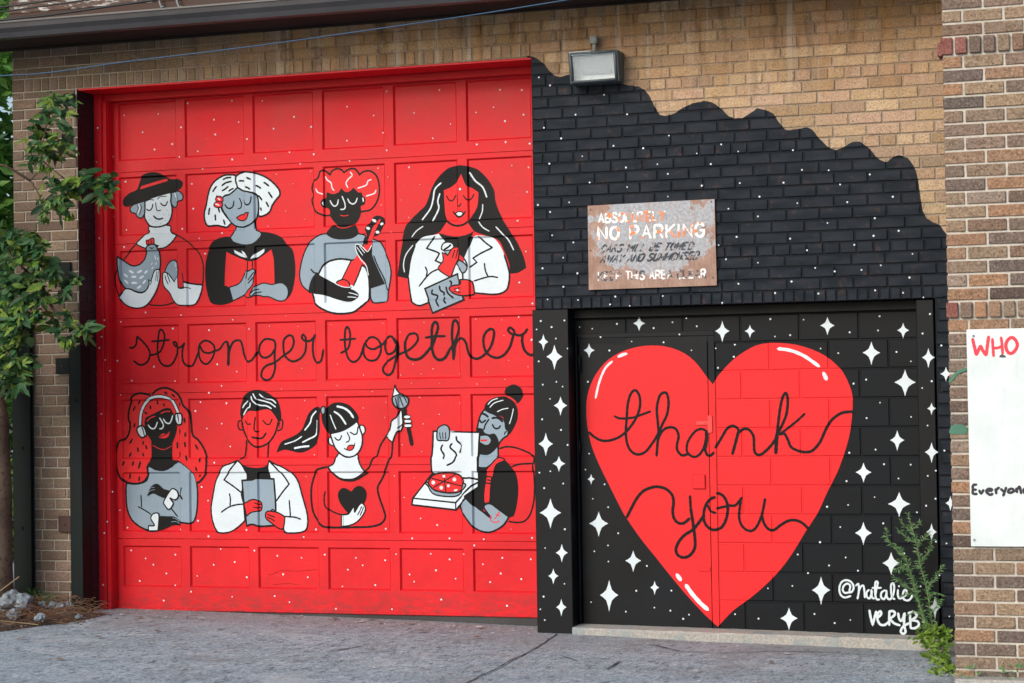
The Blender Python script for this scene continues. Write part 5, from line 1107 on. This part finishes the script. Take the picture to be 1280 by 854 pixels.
# ------------------------------------------------------------------ leaves and trees
rnd = random.Random(11)
def leaf_mesh(name, mat, s=1.0, lob=True):
    """lobed leaf about 7 cm long, folded a little along its midrib"""
    if lob:
        bm = new(); S = .085*s
        for az, ln in ((0, 1.0), (.75, .72), (-.75, .72)):      # three pointed leaflets with a tooth on each side
            Rz = Matrix.Rotation(az, 3, 'Z'); b0 = Vector((.12*S, 0, 0)) if az == 0 else Vector((.08*S, 0, 0))
            mid = [bm.verts.new(b0+Rz@Vector((x*S*ln, 0, -.22*S*x*x*ln))) for x in (0, .3, .62, 1.0)]
            for sg in (1, -1):
                e1 = bm.verts.new(b0+Rz@Vector((.34*S*ln, sg*.19*S*ln, .03*S))); e2 = bm.verts.new(b0+Rz@Vector((.50*S*ln, sg*.11*S*ln, -.02*S))); e3 = bm.verts.new(b0+Rz@Vector((.72*S*ln, sg*.13*S*ln, -.10*S)))
                for q in ((mid[0], mid[1], e1), (mid[1], mid[2], e2, e1), (mid[2], mid[3], e3, e2)): bm.faces.new(q if sg > 0 else q[::-1])
        me = bpy.data.meshes.new(name); bm.to_mesh(me); bm.free(); me.materials.append(mat); return me
    else: out = [(0, 0), (.2, .14), (.45, .20), (.7, .14), (1.0, 0)]
    bm = new(); S = .085*s
    mid = [bm.verts.new((x*S, 0, -.05*S*math.sin(x*3))) for x, y in out]
    for sg in (1, -1):
        ed = [mid[0]]+[bm.verts.new((x*S, y*S*sg*(1+.15*sg*(i % 2)), .07*S+.03*S*math.sin(i*2))) for i, (x, y) in enumerate(out[1:-1], 1)]+[mid[-1]]
        for i in range(len(out)-1):
            vs = [mid[i], mid[i+1], ed[i+1], ed[i]]; u = []
            for v in vs:
                if v not in u: u.append(v)
            if len(u) > 2: bm.faces.new(u if sg > 0 else u[::-1])
    me = bpy.data.meshes.new(name); bm.to_mesh(me); bm.free(); me.materials.append(mat); return me
def rot(rn, lo=-.9, hi=.4):
    """leaf direction: outwards and hanging"""
    az = rn.uniform(0, 6.283); el = rn.uniform(lo, hi)
    d = Vector((math.cos(az)*math.cos(el), math.sin(az)*math.cos(el)-.35, math.sin(el))).normalized()
    up = Vector((rn.uniform(-.6, .6), -1+rn.uniform(-.5, .5), .7+rn.uniform(-.5, .5)))
    y = up.cross(d).normalized(); z = d.cross(y)
    return Matrix((d, y, z)).transposed()
def put_leaf(bm, co, R, s, lob=True):
    S = s; out = [(0, 0), (.25, .20), (.5, .22), (.75, .17), (1.0, 0)] if lob else [(0, 0), (.5, .2), (1, 0)]
    mid = [bm.verts.new(co+R@Vector((x*S, 0, 0))) for x, y in out]
    for sg in (1, -1):
        ed = [mid[0]]+[bm.verts.new(co+R@Vector((x*S, y*S*sg, .07*S))) for x, y in out[1:-1]]+[mid[-1]]
        for i in range(len(out)-1):
            u = []
            for v in (mid[i], mid[i+1], ed[i+1], ed[i]):
                if v not in u: u.append(v)
            if len(u) > 2: bm.faces.new(u if sg > 0 else u[::-1])
tree = thing('leafy_tree', 'green tree at the left edge whose leafy branches hang in front of the brick corner', 'tree', (-3.66, -.38, .08))
bm = new()
tr = [(-3.66, -.38, -.05), (-3.645, -.38, .4), (-3.64, -.38, .9), (-3.65, -.38, 1.4), (-3.74, -.40, 1.9), (-3.95, -.42, 2.5), (-4.2, -.5, 3.6), (-4.4, -.7, 5.4)]
tube(bm, tr, [.13, .092, .084, .08, .07, .055, .045, .03], 12)
for v in bm.verts: v.co += Vector((noise.noise(v.co*6)*.012, noise.noise(v.co*6+Vector((5, 5, 5)))*.012, 0))
done(bm, 'trunk', M_BARK, tree)
clus = [  # photo x, y, spread in px, leaves
 (70, 122, 7, 8), (80, 127, 7, 6), (60, 136, 7, 6), (50, 142, 6, 5), (47, 157, 8, 7), (72, 150, 6, 5), (82, 140, 5, 4), (45, 178, 9, 10), (60, 180, 8, 9), (74, 178, 9, 10), (70, 192, 7, 7), (52, 196, 8, 9), (40, 200, 7, 6), (85, 188, 6, 4),
 (95, 228, 9, 10), (112, 224, 8, 9), (122, 230, 8, 9), (132, 235, 7, 7), (140, 222, 5, 4), (125, 243, 8, 5), (84, 240, 9, 10), (72, 236, 8, 7), (84, 258, 8, 8), (70, 250, 7, 7), (52, 254, 7, 7), (56, 268, 6, 5), (78, 266, 6, 4), (62, 228, 7, 4),
 (8, 290, 12, 10), (25, 300, 12, 12), (38, 298, 9, 8), (50, 310, 8, 7), (15, 320, 14, 12), (32, 325, 12, 12), (52, 325, 8, 8), (5, 345, 12, 10), (22, 350, 12, 12), (42, 345, 10, 10), (65, 330, 7, 8), (72, 348, 8, 9), (90, 352, 8, 7), (60, 362, 10, 9), (10, 372, 12, 12), (30, 375, 12, 12), (48, 372, 9, 8), (78, 372, 8, 6),
 (8, 395, 12, 14), (28, 398, 12, 12), (47, 393, 8, 8), (88, 395, 6, 5), (92, 405, 8, 8), (105, 410, 8, 6), (72, 408, 7, 6), (82, 424, 7, 7), (98, 418, 8, 6), (10, 420, 11, 12), (28, 420, 9, 8), (5, 445, 10, 12), (18, 450, 9, 10), (30, 452, 8, 8), (8, 470, 9, 12), (20, 475, 8, 8), (4, 488, 6, 6), (22, 462, 7, 5), (112, 404, 5, 3)]
twigs = [[(0, 206), (15, 212), (38, 226)], [(38, 226), (46, 217), (52, 213), (52, 200), (53, 180), (58, 160), (63, 140)], [(52, 213), (60, 217)], [(38, 226), (46, 238), (50, 247), (54, 262)], [(52, 200), (70, 215), (88, 228), (110, 232), (135, 228)],
 [(0, 295), (14, 320), (34, 340), (48, 358), (62, 378), (74, 396)], [(0, 360), (20, 366), (45, 372), (75, 372), (92, 355)], [(20, 350), (45, 330), (70, 345)], [(0, 405), (18, 398), (34, 380)], [(0, 432), (14, 447), (30, 452)], [(74, 396), (84, 404), (100, 414), (112, 405)], [(60, 378), (75, 400)], [(52, 380), (66, 400), (72, 410)], [(88, 228), (84, 245), (84, 262)]]
TY = -.62
bm = new()
for tw in twigs:
    L = [P(x, y, TY+.10*noise.noise(Vector((x*.05, y*.05, 1)))) for x, y in tw]
    if tw[0][0] == 0: L = [L[0]+Vector((-.35, .12, .05))]+L
    tube(bm, spline([tuple(q) for q in L], None, False), [.0085 if tw[0][0] == 0 else .0045]*((len(L)-1)*6+1), 5)
for (z, q) in ((2.3, (0, 206)), (1.7, (0, 295)), (1.55, (0, 360)), (1.3, (0, 405)), (1.2, (0, 432))):
    e = P(q[0], q[1], TY)+Vector((-.35, .12, .05)); s = Vector((-3.72 if z < 2 else -3.9, -.40, z)); tube(bm, [s, s.lerp(e, .5)+Vector((0, 0, .05)), e], [.02, .014, .009], 6)
done(bm, 'branch', M_BARK, tree)
lms = [leaf_mesh('leaf', M_LEAF, s) for s in (.85, 1.05, 1.3)]
cnt = 0; order = []
for (x, y, sp, n) in clus:
    for i in range(int(n*(2.1 if x < 58 and y > 280 else 1.4))):
        order.append((x+rnd.gauss(0, sp*.55), y+rnd.gauss(0, sp*.55), sp))
rnd.shuffle(order)
tl = Vector(tree.location)
bmr = new()
for (x, y, sp) in order:
    q = P(x, y, TY+rnd.uniform(-.13, .13)); Rm = rot(rnd)
    if cnt < 298:
        o = bpy.data.objects.new('leaf', rnd.choice(lms)); COL.objects.link(o); o.parent = tree; o.matrix_local = Matrix.Translation(q-tl)@Rm.to_4x4(); cnt += 1
    else: put_leaf(bmr, q, Rm, rnd.uniform(.07, .13))
# unseen rest of the crown, left and above, enlarged to shade the wall
for i in range(9000):
    c = Vector((-4.85, -1.1, 2.6)) if i % 3 else Vector((-4.6, -1.0, 5.0))
    rad = Vector((.8, 1.5, 1.9)) if i % 3 else Vector((1.5, 1.6, .9))
    v = Vector((rnd.gauss(0, .45), rnd.gauss(0, .45), rnd.gauss(0, .5)))
    q = c+Vector((v.x*rad.x, v.y*rad.y, v.z*rad.z))
    if noise.noise(q*1.6) < -.12: continue
    if q.x > -4.2-.55*max(0, -q.y-.3)*.36 and q.z < 4.9: continue
    if q.z > 4.3 and q.y < -.2 and q.z < 4.3+.24*abs(q.y)*0: continue
    put_leaf(bmr, q, rot(rnd), rnd.uniform(.09, .15), False)
tag(done(bmr, 'leaf', M_LEAF, tree), kind='stuff')
# yellow-green seed clusters hanging from the twigs
bm = new()
for (x, y) in ((10, 372), (16, 378), (52, 205), (60, 208), (86, 266), (82, 425), (88, 424), (28, 417), (57, 271)):
    q = P(x, y, TY-.05)
    for i in range(9):
        a_ = rnd.uniform(0, 6.28); put_leaf(bm, q+Vector((rnd.uniform(-.02, .02), rnd.uniform(-.02, .02), 0)), rot(rnd, -1.5, -.9), rnd.uniform(.04, .075), False)
tag(done(bm, 'seed_cluster', M_WEED2, tree), kind='stuff')

bt = thing('far_tree', 'bright green tree seen past the left end of the brick building', 'tree', (-8.6, 5.5, 0))
bm = new(); tube(bm, [(-8.6, 5.5, -.1), (-8.5, 5.5, 1.6), (-8.3, 5.4, 3.2)], [.14, .11, .07], 9); tube(bm, [(-8.5, 5.5, 1.6), (-7.3, 5.2, 3.0), (-6.6, 5.0, 4.6)], [.07, .05, .03], 7); tube(bm, [(-8.5, 5.5, 1.3), (-7.4, 5.0, 1.9), (-6.4, 5.0, 2.1)], [.05, .035, .02], 7)
done(bm, 'trunk', M_BARK, bt)
bm = new(); cl3 = [(Vector((rnd.uniform(-9.6, -6.2), rnd.uniform(3.2, 6.8), rnd.uniform(.2, 7.4))), rnd.uniform(.45, .95)) for _ in range(90)]
for i in range(42000):
    c, r_ = rnd.choice(cl3); v = Vector((rnd.gauss(0, 1), rnd.gauss(0, 1), rnd.gauss(0, 1)))
    v = v.normalized()*r_*(rnd.random()**.4); put_leaf(bm, c+v, rot(rnd), rnd.uniform(.11, .22), False)
tag(done(bm, 'crown', M_LEAFB, bt), kind='stuff')

# ------------------------------------------------------------------ rubble, litter, twigs at the foot of the tree
soil = new(); n = 26
gvv = {}
for i in range(n+1):
    for j in range(n+1):
        u, v = i/n, j/n; x = -4.6+u*1.75; y = -2.2+v*2.12
        cxx = (x+4.15)/1.25; cyy = (y+.35)/1.05
        d = max(0, 1-math.sqrt(cxx*cxx+cyy*cyy)+.25*noise.noise(Vector((x*3, y*3, 0))))
        gvv[i, j] = soil.verts.new((x, y, gz(x)-.012+.16*min(1, d*1.5)*(.8+.4*noise.noise(Vector((x*7, y*7, 3))))))
for i in range(n):
    for j in range(n): soil.faces.new((gvv[i, j], gvv[i+1, j], gvv[i+1, j+1], gvv[i, j+1])).smooth = True
def hs(x, y):
    cxx = (x+4.15)/1.25; cyy = (y+.35)/1.05
    d = max(0, 1-math.sqrt(cxx*cxx+cyy*cyy)+.25*noise.noise(Vector((x*3, y*3, 0))))
    return gz(x)-.012+.16*min(1, d*1.5)*(.8+.4*noise.noise(Vector((x*7, y*7, 3))))
o = done(soil, 'soil', M_SOIL); tag(o, kind='structure')
def rock(label, px, py, w, h, seed, Y):
    q = P(px, py, Y); s = 1/195
    bm = new(); bmesh.ops.create_icosphere(bm, subdivisions=3, radius=1)
    for v in bm.verts:
        nn = noise.noise(v.co*1.3+Vector((seed, 0, 0)))*.55+noise.noise(v.co*3.1+Vector((0, seed, 0)))*.30+noise.noise(v.co*8+Vector((0, seed, 3)))*.10
        v.co = v.co*(1+nn); v.co = Vector((round(v.co.x*2.6)/2.6*.35+v.co.x*.65, v.co.y, round(v.co.z*2.4)/2.4*.35+v.co.z*.65))
        v.co = Vector((v.co.x*w*s/2, v.co.y*max(w, h)*s/2.4, v.co.z*h*s/2))+Vector((q.x, Y, q.z))
    o = done(bm, 'concrete_chunk', M_RUB); tag(o, label, 'rubble', 'broken concrete at the foot of the wall'); return o
rock('largest pale broken concrete chunk at the far left below the tree trunk', 17, 753, 44, 28, 1, -.55)
rock('small pale concrete lump in front of the largest chunk', 17, 768, 17, 13, 4, -.75)
rock('concrete lump between the largest chunk and the brick strip', 34, 760, 18, 14, 7, -.45)
rock('jagged concrete chunk under the brick strip beside the corner guard', 69, 760, 28, 16, 9, -.30)
rock('narrow concrete chunk touching the base of the corner guard', 86, 759, 11, 14, 12, -.22)
rock('little pale stone under the grass tuft', 52, 756, 11, 9, 15, -.35)
rock('chunk of concrete behind the largest one against the steel post base', 5, 742, 26, 16, 21, -.40)
rock('brownish-grey stone in the middle of the heap in front of the brick strip', 50, 772, 13, 9, 23, -.80)
rock('small stone at the right foot of the narrow concrete chunk', 99, 771, 9, 6, 27, -.50)
def stick(bm, a, b, r, sag=.02, mi=0):
    L = [a.lerp(b, k/5)+Vector((rnd.uniform(-1, 1), rnd.uniform(-1, 1), rnd.uniform(-1, 1)))*sag*.4 for k in range(6)]; tube(bm, L, [r*(1-.12*k) for k in range(6)], 4, mi)
bm = new()
for i in range(900):
    x = -4.35+rnd.random()**.8*1.35; y = rnd.uniform(-1.05, -.05)
    if (x+4.15)/1.35+abs(y+.35)/1.5 > 1.05: continue
    a_ = rnd.gauss(0, .5)+(math.pi if rnd.random() < .5 else 0); L_ = rnd.uniform(.04, .24)
    z = hs(x, y)+rnd.random()**2*.085
    c = Vector((x, y, z)); d = Vector((math.cos(a_), math.sin(a_)*.6, rnd.uniform(-.25, .25)))*L_/2
    stick(bm, c-d, c+d, rnd.uniform(.0010, .0026), .03, 0 if rnd.random() < .88 else 1)
tag(done(bm, 'dead_twigs', [M_TWIG, M_STRAW]), kind='stuff')
for lb, pts, r in (('long bleached twig lying across the front of the twig heap', [(0, 776), (20, 778), (48, 781)], .005), ('bleached twig slanting down to the driveway', [(24, 782), (34, 787), (48, 790), (64, 797)], .006), ('dry straw-coloured stalk leaning against the wide steel post', [(0, 739), (12, 730), (24, 721)], .007), ('thin pale twig at the right tip of the heap', [(66, 793), (90, 793), (112, 792), (135, 793)], .004), ('forked dry twig sticking up from the chunks', [(30, 759), (42, 768), (54, 777)], .004)):
    L = [P(x, y, -.85 if y > 770 else -.6) for x, y in pts]; bm = new(); tube(bm, spline([tuple(q) for q in L], None, False), r*.62, 6); tag(done(bm, 'twig', M_STRAW), lb, 'twig', 'dry twigs lying on the heap')
bm = new()
for i in range(1100):
    x = rnd.uniform(-4.4, -2.6); y = rnd.uniform(-1.9, .1)
    if (x+4.15)/1.5+abs(y+.5)/2.2 > 1: continue
    z = hs(x, y)+.006; put_leaf(bm, Vector((x, y, z)), Matrix.Rotation(rnd.uniform(0, 6.28), 3, 'Z')@Matrix.Rotation(rnd.uniform(-.4, .4), 3, 'Y'), rnd.uniform(.02, .05), False)
for f in bm.faces: f.material_index = rnd.choice((0, 0, 1, 2))
tag(done(bm, 'dead_leaves', [M_TWIG, M_STRAW, M_SOIL]), kind='stuff')
# chips and leaf bits on the driveway
bm = new()
for i in range(1100):
    if i < 420: x = rnd.uniform(-3.1, .0); y = rnd.uniform(-.25, .28)
    else: x = rnd.uniform(-3.4, 3.0); y = rnd.uniform(-2.6, -.1)
    z = gz(x)+.010; s = rnd.uniform(.004, .012)*(1 if rnd.random() < .95 else 2.4)
    vs = [bm.verts.new((x+math.cos(k*1.26+i)*s*rnd.uniform(.6, 1.3), y+math.sin(k*1.26+i)*s*rnd.uniform(.6, 1.3), z+rnd.uniform(0, .004))) for k in range(5)]
    f = bm.faces.new(vs); f.material_index = rnd.choice((0, 1, 2, 2))
    f.normal_update()
    if f.normal.z < 0: f.normal_flip()
tag(done(bm, 'litter', [M_LITTER, M_STRAW, M_TWIG]), kind='stuff')

# ------------------------------------------------------------------ weeds
gt = thing('grass_tuft', 'small dark green grass tuft between the wide steel post and the brick strip', 'grass', tuple(P(48, 752, -.12)))
bm = new(); q0 = P(48, 752, -.12)
for i in range(110):
    a_ = rnd.gauss(0, .75); l_ = rnd.uniform(.05, .13); b0 = q0+Vector((rnd.gauss(0, .03), rnd.gauss(0, .02), 0)); d = Vector((math.sin(a_), rnd.uniform(-.5, .3), math.cos(a_)))*l_
    w_ = Vector((.0022, 0, 0)); v = [bm.verts.new(b0-w_), bm.verts.new(b0+w_), bm.verts.new(b0+d*.6+w_*.8+Vector((0, 0, .004))), bm.verts.new(b0+d+Vector((0, 0, -.01)))]
    bm.faces.new(v)
done(bm, 'blades', M_LEAF, gt)
WY = -.16
base = P(1168, 812, WY)
wd = thing('tall_weed', 'tall feathery green weed growing in front of the block wall beside the brick corner', 'plant', tuple(base))
stems = [[(1166, 812), (1152, 768), (1146, 740), (1138, 715), (1128, 690), (1112, 678), (1107, 660)], [(1168, 812), (1164, 770), (1158, 735), (1150, 705), (1146, 680), (1140, 660), (1135, 642)], [(1160, 790), (1148, 750), (1138, 720), (1122, 700)],
 [(1158, 735), (1168, 724), (1178, 706)], [(1150, 703), (1160, 690), (1165, 675)], [(1146, 680), (1154, 674), (1160, 667)], [(1146, 679), (1134, 673), (1124, 663)], [(1141, 664), (1133, 660), (1127, 652)], [(1140, 662), (1147, 656), (1150, 654)], [(1134, 700), (1122, 688), (1110, 676)], [(1152, 712), (1136, 706), (1120, 712)], [(1146, 742), (1130, 730), (1118, 722)], [(1150, 750), (1138, 742), (1128, 745)], [(1160, 748), (1168, 742), (1176, 744)], [(1155, 770), (1146, 765), (1136, 768)], [(1163, 768), (1170, 758), (1174, 750)]]
for si, st_ in enumerate(stems):
    L = [P(x, y, WY+.04*math.sin(si*2.1)+.03*noise.noise(Vector((x*.1, y*.1, si)))) for x, y in st_]
    sp3 = [Vector(q) for q in spline([tuple(q) for q in L], None, False)]
    bm = new(); r0 = .0042 if si < 2 else .0022; tube(bm, sp3, [r0*(1-.6*k/len(sp3)) for k in range(len(sp3))], 5); done(bm, 'stem', M_STEM, wd)
    bm = new()
    for k in range(len(sp3)-1):
        d = (sp3[k+1]-sp3[k]); nl = max(2, int(d.length/.0022))
        if si < 2 and sp3[k].z < base.z+.12: nl = nl//3
        for _ in range(nl):
            q = sp3[k]+d*rnd.random(); dd = (d.normalized()*rnd.uniform(.3, .9)+Vector((rnd.gauss(0, .6), rnd.gauss(0, .6), rnd.gauss(0, .25)))).normalized()
            z = dd.cross(Vector((rnd.uniform(-1, 1), -1, rnd.uniform(-1, 1)))).normalized(); l_ = rnd.uniform(.016, .042); w_ = l_*.085
            v = [bm.verts.new(q), bm.verts.new(q+dd*l_*.5+z*w_), bm.verts.new(q+dd*l_+Vector((0, 0, -.15*l_))), bm.verts.new(q+dd*l_*.5-z*w_)]; bm.faces.new(v)
    tag(done(bm, 'foliage', M_WEED, wd), kind='stuff')
bw_ = thing('broad_weed', 'low yellow-green leafy weed climbing along the foot of the brick corner', 'plant', tuple(P(1178, 850, -.9)))
bm = new(); spots = [(1160, 795, 10, -.2), (1172, 790, 10, -.2), (1182, 796, 9, -.2), (1150, 797, 8, -.2), (1164, 806, 10, -.25), (1176, 808, 9, -.3), (1168, 820, 8, -.5), (1175, 825, 9, -.6), (1184, 830, 7, -.7), (1172, 838, 8, -.8), (1184, 840, 8, -.9), (1175, 850, 9, -1.0), (1187, 852, 8, -1.0), (1178, 862, 9, -1.1)]
for x, y, sp, Y in spots:
    for i in range(34):
        q = P(x+rnd.gauss(0, sp*.5), y+rnd.gauss(0, sp*.45), Y+rnd.uniform(-.05, .05)); put_leaf(bm, q, rot(rnd, -.5, .9), rnd.uniform(.025, .055), True)
tag(done(bm, 'leaf', M_WEED2, bw_), kind='stuff')
bm = new()
for (x, y, sp, Y), (x2, y2, s2, Y2) in zip(spots[4:], spots[5:]): tube(bm, [P(x, y, Y), P(x2, y2, Y2)], .004, 5)
done(bm, 'stem', M_STEM, bw_)
# low weeds along the pier foot
for (x, y, n_, lb) in ((1208, 846, 26, 'small green sprout at the pier foot left of the rightmost one'), (1262, 842, 22, 'small green sprout at the pier foot near the right frame edge')):
    q0 = P(x, y, PY-.05); o = thing('sprout', lb, 'plant', tuple(q0)); bm = new()
    for i in range(n_): put_leaf(bm, q0+Vector((rnd.gauss(0, .035), rnd.gauss(0, .02), rnd.uniform(-.05, .05))), rot(rnd, -.2, 1.2), rnd.uniform(.02, .045), False)
    done(bm, 'foliage', M_WEED, o)
kb = thing('kerb_strip', 'pale concrete strip at the foot of the brick pier', 'kerb', (3.5, PY-.06, -.06))
bm = new(); zz = P(1230, 849, PY-.10).z; box(bm, PX+.01, 5.2, PY-.13, PY+.006, -.3, zz, .008); done(bm, 'slab', M_CONC, kb)
